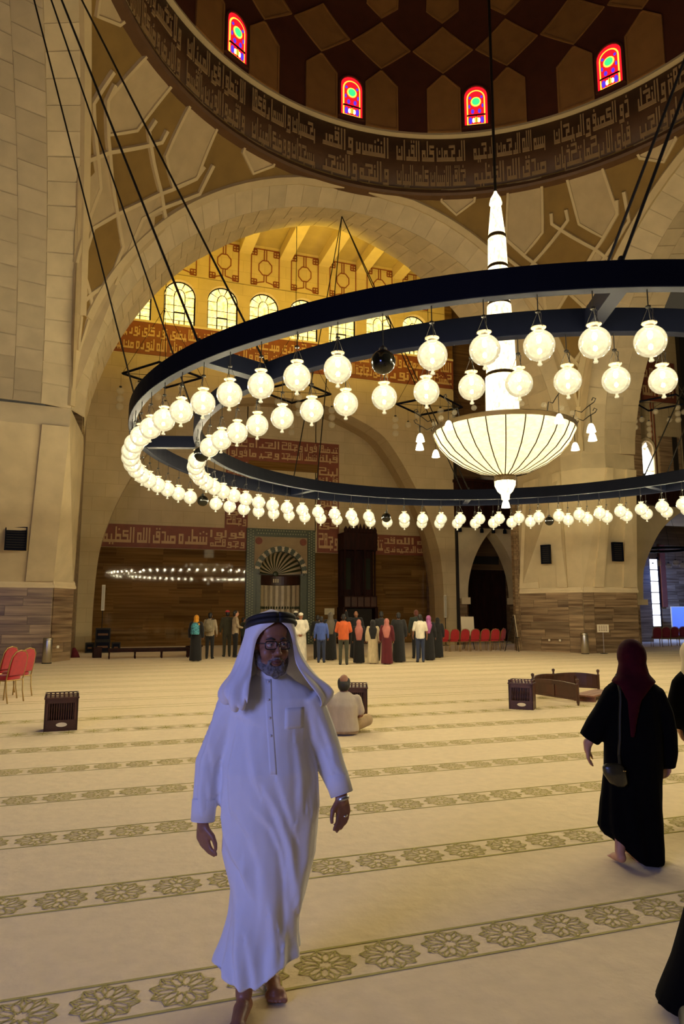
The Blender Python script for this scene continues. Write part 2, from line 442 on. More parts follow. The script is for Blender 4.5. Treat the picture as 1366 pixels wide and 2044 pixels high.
def extr(sgn):                                  # moulding that follows the arch edge
    out = []
    for i in range(31):
        z = 3.0+6.6*i/30; R = math.sqrt(RS*RS-z*z); lim = 45-math.degrees(math.acos(min(1, 9.6/R)))
        out.append((sgn*(lim-min(lim, math.degrees(.20/R))), z))
    return out
base_me = pend_base()
PM = []
for pl in (P_B, P_C): PM += [('panel', ppanel(pl, CREAM, .05, 'panel')), ('panel', ppanel(mir(pl), CREAM, .05, 'panel'))]
PM += [('panel', ppanel(P_LOW, CREAM, .03, 'panel')), ('panel', ppanel(mir(P_LOW), CREAM, .03, 'panel'))]
PM += [('ochre_inset', ppanel(HEXO, OCHRE, .06, 'inset')), ('ochre_inset', ppanel(TIPO, OCHRE, .06, 'inset')), ('ochre_inset', ppanel(TRIO, OCHRE, .06, 'inset')), ('ochre_inset', ppanel(mir(TRIO), OCHRE, .06, 'inset'))]
for s, wd in ((S_1, .16), (S_3, .16), (S_4, .16), (outline(P_B), .13), (outline(P_C), .13)):
    PM += [('strap', pstrap(s, wd, .10)), ('strap', pstrap(mir(s), wd, .107))]
PM += [('strap', pstrap([(0, .1), (0, 1.9)], .26, .08)), ('strap', pstrap([(.62, 2.95), (.3, 2.3), (0, 1.9)], .12, .115)), ('strap', pstrap([(-.62, 2.95), (-.3, 2.3), (0, 1.9)], .12, .12))]
PM += [('strap', pstrap(extr(1), .34, .14)), ('strap', pstrap(extr(-1), .34, .14))]
for k, (ang, lab) in enumerate([(135, 'ochre pendentive with cream strapwork above the left pier'), (45, 'ochre pendentive with cream strapwork above the right pier'), (225, 'ochre pendentive to the left above the photographer'), (315, 'ochre pendentive to the right above the photographer')]):
    o = inst('pendentive', base_me, (CX, CY, 0), (0, 0, math.radians(ang))); struct(o, lab, 'pendentive')
    if ang in (135, 45):
        for nm, me in PM: inst(nm, me, (0, 0, 0), (0, 0, 0), o)

# ------------------------------------------------------------------ dome ring with lettering
ring = empty('dome_ring', (CX, CY, 17.6)); struct(ring, 'brown dome ring with two lines of square Kufic lettering', 'dome ring')
Z0, Z1 = .05, 2.28
m = MB(); RR = 9.52
m.lathe([(RR+.3, Z0-.02), (RR, Z0-.02), (RR, Z1+.02), (RR+.3, Z1+.02)], 144, caps=False); m.build('band', RINGBR, ring, True)
MB().lathe([(RR+.3, -.16), (RR-.10, -.16), (RR-.16, -.08), (RR-.12, .06), (RR+.05, .08)], 144, caps=False).build('lower_moulding', RINGBR, ring)
MB().lathe([(RR+.3, Z1-.02), (RR-.05, Z1), (RR-.16, Z1+.06), (RR-.14, Z1+.16), (RR+.3, Z1+.2)], 144, caps=False).build('upper_moulding', STRAP, ring)
VERSES = [('الرحمن علم القران', 'خلق الانسان علمه البيان'), ('الشمس والقمر', 'والنجم والشجر'), ('بحسبان والسماء رفعها', 'يسجدان ووضع الميزان'), ('الا تطغوا في الميزان', 'واقيموا الوزن بالقسط'),
          ('ولا تخسروا الميزان', 'والارض وضعها للانام'), ('فيها فاكهة والنخل', 'ذات الاكمام والحب'), ('ذو العصف والريحان', 'فباي الاء ربكما تكذبان'), ('خلق الانسان من صلصال', 'كالفخار وخلق الجان'),
          ('من مارج من نار', 'رب المشرقين ورب'), ('المغربين مرج البحرين', 'يلتقيان بينهما برزخ'), ('لا يبغيان يخرج منهما', 'اللؤلؤ والمرجان'), ('عليها فان ويبقى', 'ذو الجلال والاكرام'), ('بسم الله الرحمن', 'صدق الله العظيم')]
NP = 20
for k in range(NP):
    # panels read to the left; the basmala stands just right of the lamp cable
    a_hi = math.radians(64.0+18*k); a_lo = a_hi-0
    a1 = math.radians(64.0+18*k); a2 = a1+math.radians(17.2)
    if not (0 <= math.degrees((a1+a2)/2) % 360 <= 185): continue
    def fn(x, z, d, R=RR): return Vector(((R-.035*d)*math.cos(-x), (R-.035*d)*math.sin(-x), z))
    mb = MB(); letter_mesh(VERSES[k % 12], (-a2+.012, -a1-.008, .14, 2.2), fn, mb) if k != NP-1 else letter_mesh(('بسم الله الرحمن الرحيم', 'صدق الله العظيم'), (-a2+.012, -a1-.008, .14, 2.2), fn, mb)
    mb.build('lettering', RINGLET, ring)
# ------------------------------------------------------------------ dome
RD = 9.42
def dome(az, h, off=0):                        # az in degrees, h = arc height above the ring
    z0 = 3.2; R = RD-off
    if h <= z0: return Vector((R*math.cos(math.radians(az)), R*math.sin(math.radians(az)), h))
    b = (h-z0)/RD; return Vector((R*math.cos(b)*math.cos(math.radians(az)), R*math.cos(b)*math.sin(math.radians(az)), z0+R*math.sin(b)))
HT = 3.2+RD*math.pi/2
m = MB(); n = 96; rings = []
for i in range(27):
    h = HT*i/26*.998; rings.append([dome(360*j/n, h) for j in range(n)])
m.loft(rings, False, True); dm = m.build('dome', DOMEDK, None, True); dm.location = (CX, CY, 20.0)
struct(dm, 'dark brown dome with tan lattice panels and small coloured windows', 'dome')
def dpanel(poly, off=.07, k=4):
    pl = sub(poly, k); n = len(pl); c = (sum(p[0] for p in poly)/len(poly), sum(p[1] for p in poly)/len(poly)); m = MB()
    inn = [(lerp(p[0], c[0], .10), lerp(p[1], c[1], .05)) for p in pl]
    vs = [dome(*p, 0) for p in pl]+[dome(*p, off) for p in pl]+[dome(*p, off) for p in inn]+[dome(*p, off*.5) for p in inn]+[dome(*c, off*.5)]
    fs = []
    for i in range(n):
        j = (i+1) % n
        fs += [(i, j, n+j, n+i), (n+i, n+j, 2*n+j, 2*n+i), (2*n+i, 2*n+j, 3*n+j, 3*n+i), (3*n+i, 3*n+j, 4*n)]
    return m.add(vs, fs).mesh('panel', DOMEPN)
A0 = 1.7
low = dpanel([(-4.0, .05), (4.0, .05), (4.0, 1.9), (0.3, 2.5), (-.3, 2.5), (-4.0, 1.9)])
dia = dpanel([(0, 2.6), (7.2, 3.52), (0, 4.55), (-7.2, 3.52)])
dia2 = dpanel([(0, 4.7), (4.0, 5.15), (4.0, 7.4), (0, 8.1), (-4.0, 7.4), (-4.0, 5.15)])
for k in range(24):
    az = A0+7.5+15*k
    if 4 < az % 360 < 160:
        inst('panel', low, (0, 0, 0), (0, 0, math.radians(az)), dm)
        inst('panel', dia, (0, 0, 0), (0, 0, math.radians(az)), dm)
        inst('panel', dia2, (0, 0, 0), (0, 0, math.radians(az)), dm)
# stained glass windows of the dome
def glass(name, c, e):
    return mat('stained_glass_'+name, c, .3, emis=c, estr=e*.5)
GR, GY, GB, GG, GW = glass('red', (.75, .01, .02), 1.0), glass('gold', (1., .55, .05), 1.6), glass('blue', (.10, .04, .75), 1.0), glass('green', (.05, .75, .22), 1.2), glass('white', (1., .85, .5), 2.0)
def arch_poly(w, h, n=10):
    r = w/2; return [(-r, 0), (r, 0), (r, h-r)]+[(r*math.cos(math.pi*i/n), h-r+r*math.sin(math.pi*i/n)) for i in range(1, n)]+[(-r, h-r)]
def fpanel(poly, y0, y1, mt, name='pane'):
    return MB().prism(poly, lambda p: (p[0], y0, p[1]), lambda p: (p[0], y1, p[1])).mesh(name, mt)
def circ(cx, cz, rx, rz, n=14): return [(cx+rx*math.cos(2*math.pi*i/n), cz+rz*math.sin(2*math.pi*i/n)) for i in range(n)]
SW = [('pane', fpanel(arch_poly(.84, 1.62), .02, .0, GR)), ('frame', None)]
SP = [(arch_poly(.66, 1.44), GY, -.015, .0), ([(p[0], p[1]) for p in arch_poly(.58, 1.38)], GR, -.03, 0)]
DW = []
DW.append(fpanel(arch_poly(.90, 1.66), .0, -.04, GR))
DW.append(fpanel([(x, z+.0) for x, z in arch_poly(.70, 1.50)], .0, -.06, GY))
DW.append(fpanel([(x, z+.06) for x, z in arch_poly(.60, 1.38)], .0, -.075, GR))
DW.append(fpanel(circ(0, .98, .20, .20), 0, -.09, GY)); DW.append(fpanel(circ(0, .98, .15, .15), 0, -.105, GG))
for sx in (-1, 1):
    DW.append(fpanel(circ(sx*.13, .58, .06, .09), 0, -.09, GB)); DW.append(fpanel(circ(sx*.22, .2, .07, .14), 0, -.09, GB))
    DW.append(fpanel(circ(sx*.25, .80, .035, .08), 0, -.09, GB)); DW.append(fpanel(circ(sx*.22, 1.17, .05, .05), 0, -.09, GB)); DW.append(fpanel(circ(sx*.10, .2, .05, .10), 0, -.09, GW))
DW.append(fpanel(circ(0, .22, .07, .12), 0, -.095, GY))
lead = MB(); lead.box((-.35, -.10, .40), (.35, .0, .44)); lead.box((-.012, -.10, .06), (.012, 0, .40)); LEAD = lead.mesh('lead', BLACKM)
fr = MB(); po = arch_poly(1.06, 1.76); pi_ = arch_poly(.88, 1.65)
pi_ = [(x, z+.02) for x, z in pi_]
fr.loft([[(x, .05, z-.04) for x, z in po], [(x, -.09, z-.04) for x, z in po], [(x, -.09, z) for x, z in pi_], [(x, .05, z) for x, z in pi_]], False); FRM = fr.mesh('frame', DOMEDK)
wn = 0
for k in range(12):
    az = A0+30*k
    if not (0 < az % 360 < 160): continue
    wn += 1; a = math.radians(az)
    q = empty('window_%d' % wn, (CX+(RD-.02)*math.cos(a), CY+(RD-.02)*math.sin(a), 20.24), a-math.pi/2)
    pos = {1: 'small red stained glass window low in the dome, farthest right', 2: 'red stained glass window in the dome just right of the lamp cable', 3: 'red stained glass window in the dome above the big arch crown', 4: 'red stained glass window in the dome at upper left', 5: 'red stained glass window in the dome beyond the left arch', 6: 'red stained glass window in the dome at the far left'}
    struct(q, {1: 'red stained glass dome window at upper right', 2: 'red stained glass dome window beside the hanging cable', 3: 'red stained glass dome window left of the hanging cable', 4: 'red stained glass dome window at upper left', 5: 'red stained glass dome window over the left arch', 6: 'red dome window out to the left'}[wn], 'window')
    for me in DW: inst('pane', me, parent=q)
    inst('lead', LEAD, parent=q); inst('frame', FRM, parent=q)
# ------------------------------------------------------------------ slab cladding
def slab_wall(p0, p1, z0, z1, course, mt, parent, out, thick=.05, wmin=.9, wmax=1.9, gap=.008):
    """rows of veined slabs between plan points p0,p1; out = outward normal (2D)"""
    p0, p1 = Vector((*p0, 0)), Vector((*p1, 0)); L = (p1-p0).length; d = (p1-p0)/L; o3 = Vector((*out, 0)).normalized()
    n = max(1, round((z1-z0)/course)); ch = (z1-z0)/n
    for r in range(n):
        x = 0; first = True
        while x < L-.01:
            wd = random.uniform(wmin, wmax)*(random.uniform(.4, 1) if first else 1); first = False
            if L-x-wd < wmin*.5: wd = L-x
            a, b = x+gap/2, min(L, x+wd)-gap/2; x += wd
            if b-a < .02: continue
            th = thick+random.uniform(-.004, .004); za, zb = z0+r*ch+gap/2, z0+(r+1)*ch-gap/2
            c = [p0+d*a, p0+d*b]
            vs = [(*(q+o3*h)[:2], z) for z in (za, zb) for h in (-.02, th) for q in c]
            MB().add(vs, [(0, 1, 5, 4), (2, 3, 7, 6), (0, 2, 6, 4), (1, 3, 7, 5), (4, 5, 7, 6), (0, 1, 3, 2)]).build('slab', mt, parent)
# ------------------------------------------------------------------ piers of the dome square
def pier(poly_lo, poly_hi, zm, ztop, label, faces, strips, detail=True):
    c = poly_lo[0]
    m = MB(); rings = [[(x, y, 0) for x, y in poly_lo], [(x, y, zm) for x, y in poly_lo], [(x, y, ZS-.6) for x, y in poly_hi], [(x, y, ztop) for x, y in poly_hi]]
    m.loft(rings); o = m.build('pier', STONE); struct(o, label, 'pier')
    if detail:
        for i, out in faces:
            slab_wall(poly_lo[i], poly_lo[i+1], 0, zm-.1, .31, BROWNP, o, out)
            p, q = Vector(poly_lo[i]), Vector(poly_lo[i+1]); ov = Vector(out).normalized(); d = (q-p).normalized()
            mm = MB()
            pr = [(.0, zm-.12), (.09, zm-.12), (.10, zm-.05), (.06, zm+.02), (.05, zm+.10), (.0, zm+.16)]
            mm.loft([[(*(e+ov*h), z) for h, z in pr] for e in (p-d*.06, q+d*.06)]); mm.build('moulding', STONEL, o)
    return o
LO_L = [(-.95, 27.6), (-.95, 27.1), (-1.55, 26.1), (-5.5, 25.9), (-5.5, 27.6)]
HI_L = [(-.85, 27.6), (-.85, 26.6), (-1.15, 23.0), (-4.75, 22.7), (-4.75, 27.6)]
pL = pier(LO_L, HI_L, 2.62, 8.02, 'cream stone pier with brown veined base at the left edge', [(1, (.86, -.5)), (2, (.03, -1))], None)
LO_R = [(17.72, 27.6), (17.72, 27.2), (18.85, 25.3), (19.15, 24.75), (19.6, 24.65), (21.65, 24.45), (22.3, 26.0), (22.3, 27.6)]
HI_R = [(17.75, 27.6), (17.75, 26.6), (17.67, 23.85), (18.05, 23.0), (18.9, 22.62), (20.4, 22.7), (21.0, 26.0), (21.65, 27.6)]
pR = pier(LO_R, HI_R, 2.62, 8.02, 'faceted cream stone pier with brown veined base right of the narrow doorway', [(1, (-.86, -.5)), (2, (-.87, -.5)), (3, (-.2, -1)), (4, (-.1, -1)), (5, (.92, -.4))], None)
slab_wall((17.62, 27.6), (17.62, 27.15), 0, 8, .45, BROWNP, pR, (-1, 0), .03)
slab_wall((17.45, 27.22), (17.74, 27.22), 0, 8, .4, BROWNP, pR, (0, -1), .05, .3, .3)
# proud stone strips either side of the tall niches, with dark loudspeaker grilles
def lofted_strip(o, fa, fb, lo0, lo1, hi0, hi1, out, th, z0, z1, name='pilaster'):
    def at(lo, hi, f): return Vector(lo[0]).lerp(Vector(lo[1]), f), Vector(hi[0]).lerp(Vector(hi[1]), f)
    rings = []
    ov = Vector(out).normalized()
    for k in range(2):
        z = (z0, z1)[k]; t = (z-2.62)/(ZS-.6-2.62)
        a = Vector(lo0).lerp(Vector(lo1), fa).lerp(Vector(hi0).lerp(Vector(hi1), fa), t); b = Vector(lo0).lerp(Vector(lo1), fb).lerp(Vector(hi0).lerp(Vector(hi1), fb), t)
        rings.append([(*(a-ov*.1), z), (*(b-ov*.1), z), (*(b+ov*th), z), (*(a+ov*th), z)])
    return MB().loft(rings).build(name, STONE, o)
zt = ZS-.6
lofted_strip(pR, 0, .42, LO_R[1], LO_R[2], HI_R[1], HI_R[2], (-.86, -.5), .10, 2.72, zt)
lofted_strip(pR, .80, 1, LO_R[1], LO_R[2], HI_R[1], HI_R[2], (-.86, -.5), .10, 2.72, zt)
lofted_strip(pR, 0, .22, LO_R[4], LO_R[5], HI_R[4], HI_R[5], (-.1, -1), .10, 2.72, zt)
lofted_strip(pR, .68, 1, LO_R[4], LO_R[5], HI_R[4], HI_R[5], (-.1, -1), .10, 2.72, zt)
lofted_strip(pL, 0, .22, LO_L[2], LO_L[3], HI_L[2], HI_L[3], (.03, -1), .12, 2.72, zt)
def grille(name, c, ang, w, h, label):
    o = empty(name, c, ang); tag(o, label, 'speaker')
    MB().cbox((0, 0, 0), (w, .10, h)).build('housing', DARK, o)
    mm = MB()
    for i in range(9): mm.cbox((0, -.055, -h/2+h*(i+.5)/9), (w*.94, .02, h/18))
    mm.build('mesh_front', BLACKM, o)
    MB().cbox((0, -.05, h/2), (w+.04, .14, .03)).cbox((0, -.05, -h/2), (w+.04, .14, .03)).cbox((-w/2, -.05, 0), (.03, .14, h)).cbox((w/2, -.05, 0), (.03, .14, h)).build('rim', BLACKM, o)
grille('wall_speaker', (-2.68, 24.95, 4.05), .02, .62, .74, 'dark square grille high on the left pier')
grille('wall_speaker', (17.93, 25.44, 4.12), -1.02, .38, .78, 'dark oblong grille on the left face of the right pier')
grille('wall_speaker', (20.15, 23.72, 4.15), -.08, .44, .76, 'dark oblong grille on the right face of the right pier')

# ------------------------------------------------------------------ prayer-niche bay: front wall (Y=33) with the wide arch
YR, YQ = 33.0, 36.5; WC = 8.32
wall = empty('wall_front', (0, YR, 0)); struct(wall, 'cream stone wall above the wide arch with lettered band and yellow windows', 'wall')
WP = [(8.6, 0), (8.6, 2.0), (8.47, 4.2), (8.13, 5.66), (7.58, 7.1), (6.86, 8.49), (6.0, 9.85), (5.0, 10.95), (3.0, 11.85), (1.4, 12.2), (0, 12.3)]
hp = smoothpath([(a, b, 0) for a, b in WP], 4); hp = [(p.x, p.y) for p in hp]
wp = [(WC-a, z) for a, z in hp]+[(WC+a, z) for a, z in hp[::-1][1:]]
m = MB()
XL, XR = -1.2, 17.72
front = [(x, 0, z) for x, z in wp]; back = [(x, 1.1, z) for x, z in wp]; top = []
for x, z in wp:
    if z < 5: top.append((XL if x < WC else XR, 0, z))
    else: top.append((x, 0, 13.0))
m.loft([back, front], False, False); m.loft([front, top], False, False)
i5 = next(i for i, p in enumerate(wp) if p[1] >= 5)
m.add([(XL, 0, top[i5-1][2]), (wp[i5][0], 0, 13.0), (XL, 0, 13.0)], [(0, 1, 2)])
j5 = len(wp)-1-i5
m.add([(XR, 0, top[j5+1][2]), (wp[j5][0], 0, 13.0), (XR, 0, 13.0)], [(0, 1, 2)])
m.box((XL, 0, 13.0), (XR, .5, 15.34))
m.build('arch_face', STONEW, wall)
# upper wall with arched window openings
WX = [.92+2.085*k for k in range(8)]; WW, WH, WZ = 1.52, 2.34, 15.36
m = MB(); ap = arch_poly(WW, WH, 12)
edges = [XL]+[(a+b)/2 for a, b in zip(WX, WX[1:])]+[XR]
for i, x in enumerate(WX):
    l, r = edges[i]-x, edges[i+1]-x
    hd = [(WW/2*math.cos(math.pi*k/12), WH-WW/2+WW/2*math.sin(math.pi*k/12)) for k in range(13)]
    tp = [(hd[k][0] if 0 < k < 12 else (r if k == 0 else l), 2.6) for k in range(13)]
    f = lambda p, y=0: (x+p[0], y, WZ+p[1])
    m.loft([[f(p) for p in hd], [f(p) for p in tp]], False, False)
    m.add([f((l, 0)), f((-WW/2, 0)), f((-WW/2, WH-WW/2)), f((l, 2.6))], [(0, 1, 2, 3)])
    m.add([f((r, 0)), f((WW/2, 0)), f((WW/2, WH-WW/2)), f((r, 2.6))], [(0, 1, 2, 3)])
    m.loft([[f(p) for p in ap], [f(p, .35) for p in ap]], False, True)
m.box((XL, 0, WZ+2.58), (XR, .5, 20.2)); m.build('window_zone', STONEW, wall)
MB().box((XL, -.07, 15.30), (XR, .02, 15.40)).build('sill_moulding', STONEL, wall)
# long lettered band
bd = MB().box((XL, -.03, 13.72), (XR, .02, 15.32)).build('lettered_band', RED, wall)
mb = MB()
TX = [(16.1, 17.6, 'الله نور', 'كمشكوة'), (13.55, 16.0, 'السموت والارض', 'مثل نوره'), (10.9, 13.4, 'فيها مصباح المصباح', 'في زجاجة الزجاجة'), (8.1, 10.7, 'كانها كوكب دري', 'يوقد من شجرة'), (5.2, 7.95, 'مبركة زيتونة لا', 'شرقية ولا غربية'), (2.6, 5.05, 'يكاد زيتها يضي', 'ولو لم تمسسه نار'), (-.2, 2.45, 'نور على نور يهدي', 'الله لنوره من يشا')]
for xa, xb, t1, t2 in TX: letter_mesh((t1, t2), (xa, xb, 13.82, 15.22), lambda x, z, d: Vector((x, -.03-.03*d, z)), mb)
mb.build('lettering', LETTER, bd)
# red line ornaments between windows and vault
m = MB()
def bar(m, p, q, w=.045, y=-.0):
    a, b = Vector((p[0], 0, p[1])), Vector((q[0], 0, q[1])); d = (b-a).normalized(); s = Vector((-d.z, 0, d.x))*w/2
    m.add([a+s+Vector((0, .01, 0)), a-s+Vector((0, .01, 0)), b-s+Vector((0, .01, 0)), b+s+Vector((0, .01, 0)), a+s+Vector((0, -.03, 0)), a-s+Vector((0, -.03, 0)), b-s+Vector((0, -.03, 0)), b+s+Vector((0, -.03, 0))], [(4, 5, 6, 7), (0, 1, 5, 4), (1, 2, 6, 5), (2, 3, 7, 6), (3, 0, 4, 7)])
H, W2 = 1.95, .72
for p, q in [((-W2, 0), (-W2, H)), ((W2, 0), (W2, H)), ((-W2, 0), (-.3, .16)), ((W2, 0), (.3, .16)), ((-.3, .16), (-.06, .22)), ((.3, .16), (.06, .22)), ((-.06, .22), (-.06, .55)), ((.06, .22), (.06, .55)), ((-.06, H), (-.06, 1.38)), ((.06, H), (.06, 1.38)), ((-W2, H), (W2, H))]: bar(m, p, q)
oc = [(.36*math.cos(math.pi/8+math.pi*k/4), .97+.42*math.sin(math.pi/8+math.pi*k/4)) for k in range(8)]
for k in range(8): bar(m, oc[k], oc[(k+1) % 8])
for sx in (-1, 1):
    for cz in (.16, H-.2):
        for dx in (0, .14, .28):
            bar(m, (sx*(W2-dx), cz-.14), (sx*(W2-dx), cz+.14), .05); bar(m, (sx*W2, cz-.14+dx), (sx*(W2-.28), cz-.14+dx), .05)
ORN = m.mesh('ornament', RED)
for x in WX: inst('ornament', ORN, (x, 0, 18.02), (0, 0, 0), wall)
slab_wall((17.28, 0), (17.7, 0), 15.45, 20.1, .5, BROWN, wall, (0, -1), .05, .42, .42)
# yellow leaded windows
def ywindow():
    parts = []; r = WW/2-.05; rw = WW/2-.05; zs = WH-WW/2
    cols = [-rw, -.26, .26, rw]; rows = [0.04, .36, .74, 1.12, zs]
    for i in range(3):
        for j in range(4):
            if i == 1 and j == 3: continue
            parts.append([(cols[i]+.02, rows[j]+.02), (cols[i+1]-.02, rows[j]+.02), (cols[i+1]-.02, rows[j+1]-.02), (cols[i]+.02, rows[j+1]-.02)])
    inner = [(-.24, 1.14), (.24, 1.14), (.24, zs)]+[(.24*math.cos(math.pi*k/6), zs+.36*math.sin(math.pi*k/6)) for k in range(1, 6)]+[(-.24, zs)]
    parts.append(inner)
    for k in range(5):
        a0, a1 = math.pi*k/5+.04, math.pi*(k+1)/5-.04
        parts.append([(r*math.cos(a0+(a1-a0)*i/3), zs+r*math.sin(a0+(a1-a0)*i/3)) for i in range(4)]+[(.28*math.cos(a1-(a1-a0)*i/3), zs+.40*math.sin(a1-(a1-a0)*i/3)) for i in range(4)])
    return [fpanel(p, .02, 0, YWIN) for p in parts]
YP = ywindow()
m = MB(); ap2 = arch_poly(WW-.08, WH-.04, 12)
m.loft([[(x, .06, z) for x, z in ap], [(x, -.04, z) for x, z in ap], [(x, -.04, z+.02) for x, z in ap2], [(x, .06, z+.02) for x, z in ap2]], False); m.add([(x, .03, z) for x, z in ap], [tuple(range(len(ap)))]); WFR = m.mesh('lead_frame', BLACKM)
m = MB(); m.box((-.27, -.05, 0), (-.23, 0, .74)); m.box((.23, -.05, 0), (.27, 0, .74)); m.box((-.27, -.05, .72), (.27, 0, .78)); m.box((-.02, -.03, .0), (.02, 0, .36)); CAS = m.mesh('casement', BLACKM)
ORD = ['first', 'second', 'third', 'fourth', 'fifth', 'sixth', 'seventh', 'eighth']
for i, x in enumerate(WX):
    wn += 1; q = empty('window_%d' % wn, (x, YR+.28, WZ)); struct(q, 'arched yellow leaded window above the lettered band, %s from the left' % ORD[i], 'window')
    for me in YP: inst('pane', me, parent=q)
    inst('lead_frame', WFR, parent=q); inst('casement', CAS, parent=q)
# vault of the bay
cl = empty('ceiling', (0, 0, 20.15)); struct(cl, 'yellow lit ceiling with beams over the prayer niche bay', 'ceiling')
MB().box((-6, 26.6, 0), (23, 36, .3)).build('ceiling_slab', STONEW, cl)
for a, b in zip(WX, WX[1:]): MB().box(((a+b)/2-.3, 26.7, -.55), ((a+b)/2+.3, 33.0, .05)).build('beam', STONEL, cl)
# return wall at the left and the narrow gap
sl = MB().box((-1.5, 27.6, 0), (-.95, 33.05, 20.2)).build('wall_left', BROWNP); struct(sl, 'brown veined return wall behind the left pier', 'wall')

# ------------------------------------------------------------------ qibla wall (Y=36.5)
qb = empty('wall_back', (0, YQ, 0)); struct(qb, 'rear wall with polished brown stone, lettered bands and prayer niche', 'wall')
NX, NR = 9.03, 1.16
m = MB(); m.box((-3, 0, 4.85), (NX-1.9, .3, 14)); m.box((NX+1.9, 0, 4.85), (20, .3, 14)); m.box((NX-1.95, 0, 6.05), (NX+1.95, .3, 14)); m.build('upper_wall', STONEW, qb)
m = MB(); m.box((-3, .02, 0), (NX-1.85, .3, 4.9)); m.box((NX+1.85, .02, 0), (20, .3, 4.9)); m.build('backing', QIBLA, qb)
slab_wall((-.9, 0), (NX-1.83, 0), 0, 4.88, .405, QIBLA, qb, (0, -1), .03, 1.6, 3.2, .006)
slab_wall((NX+1.93, 0), (18.6, 0), 0, 4.88, .405, QIBLA, qb, (0, -1), .03, 1.6, 3.2, .006)
# barrel behind the wide arch
mm = MB(); mm.loft([[(x, YR-YQ+1.1, z) for x, z in wp], [(x*1.0+(WC-x)*-.09, 0, z+.5 if z > 5 else z) for x, z in wp]], False, False); mm.build('soffit', STONEW, qb)
def qband(x0, x1, z0, z1, name='lettered_band'):
    return MB().box((x0, -.05, z0), (x1, .02, z1)).build(name, RED, qb)
fq = lambda x, z, d: Vector((x, -.05-.03*d, z))
b1 = qband(-.9, 7.2, 4.9, 6.04); mb = MB()
letter_mesh(('صدق الله العظيم',), (.0, 3.5, 4.98, 5.94), fq, mb); letter_mesh(('شطره',), (3.65, 5.1, 4.98, 5.94), fq, mb); letter_mesh(('فولوا', 'وجوهكم'), (5.25, 7.05, 4.98, 5.94), fq, mb); mb.build('lettering', LETTER, b1)
b2 = qband(14.15, 18.6, 4.88, 6.0); mb = MB()
letter_mesh(('بسم الله', 'الرحمن الرحيم'), (15.75, 18.3, 4.96, 5.9), fq, mb); letter_mesh(('قد', 'نرى'), (15.0, 15.65, 4.96, 5.9), fq, mb); letter_mesh(('تقلب',), (14.0, 14.9, 4.96, 5.9), fq, mb); mb.build('lettering', LETTER, b2)
b3 = qband(6.0, 12.3, 9.75, 11.0); mb = MB()
letter_mesh(('فول وجهك', 'شطر المسجد'), (9.0, 11.0, 9.85, 10.9), fq, mb); letter_mesh(('الحرام', 'وحيث ما'), (7.2, 8.85, 9.85, 10.9), fq, mb); letter_mesh(('كنتم', 'فولوا'), (6.08, 7.1, 9.85, 10.9), fq, mb); letter_mesh(('ترضها', 'قبلة'), (11.12, 12.22, 9.85, 10.9), fq, mb); mb.build('lettering', LETTER, b3)
b4 = qband(6.0, 7.2, 6.04, 9.75); b5 = qband(11.05, 12.3, 4.9, 9.75)
mb = MB(); mb2 = MB()
for i, (t1, t2) in enumerate([('وجهك', 'في'), ('السما', 'فلنو'), ('لينك', 'قبلة')]):
    letter_mesh((t1, t2), (11.13, 12.22, 6.15+1.2*i, 7.25+1.2*i), fq, mb2); letter_mesh((t2, t1), (6.08, 7.12, 6.15+1.2*i, 7.25+1.2*i), fq, mb)
letter_mesh(('وجهك',), (11.13, 12.22, 4.98, 6.0), fq, mb2)
mb.build('lettering', LETTER, b4); mb2.build('lettering', LETTER, b5)
MB().box((7.2, -.04, 9.3), (11.05, .02, 9.75)).build('brown_lintel', QIBLA, qb)
# ------------------------------------------------------------------ prayer niche
mh = empty('prayer_niche', (NX, YQ, 0)); struct(mh, 'green tiled prayer niche with a striped fan shell and alternating arch stones', 'prayer niche')
GREEN = mat('green_marble', (.035, .045, .012), .35, .3, 6.); TILE = mat('pale_green_tile', (.30, .30, .16), .4); IVORY = mat('ivory_marble', (.62, .52, .34), .45, .08, 4.); BEIGE = mat('beige_spandrel', (.34, .24, .12), .6, .1, 3.)
m = MB(); W, HT2 = 1.88, 6.08
m.box((-W, -.16, 0), (-W+.42, .1, HT2)); m.box((W-.42, -.16, 0), (W, .1, HT2)); m.box((-W+.42, -.16, HT2-.42), (W-.42, .1, HT2)); m.build('green_border', GREEN, mh)
tl = MB().prism([(0, -.04), (.04, 0), (0, .04), (-.04, 0)], lambda p: (p[0], 0, p[1]), lambda p: (p[0], -.02, p[1])).mesh('tile', TILE)
for r in range(42):
    for c in range(3):
        for s in (-1, 1): inst('tile', tl, (s*(W-.08-.13*c), -.16, .1+.142*r+(.071 if c == 1 else 0)), parent=mh)
for c in range(19):
    for r in range(2): inst('tile', tl, (-1.34+.146*c+(.073 if r else 0), -.16, HT2-.10-.16*r), parent=mh)
# spandrel
ZC = 3.72; RO = 1.46
m = MB(); hd = [(RO*math.cos(math.pi*k/24), ZC+RO*math.sin(math.pi*k/24)) for k in range(25)]; tp = [(RO if k < 1 else (-RO if k > 23 else p[0]), 5.68) for k, p in enumerate(hd)]
m.loft([[(x, -.08, z) for x, z in hd], [(x, -.08, z) for x, z in tp]], False, False); m.build('spandrel', BEIGE, mh)
for s in (-1, 1):
    MB().lathe([(0, 0), (.19, 0), (.19, .04), (0, .04)], 20).build('red_boss', RED, mh).matrix_local = Matrix.Translation((s*1.22, -.08, 5.42)) @ Matrix.Rotation(math.pi/2, 4, 'X')
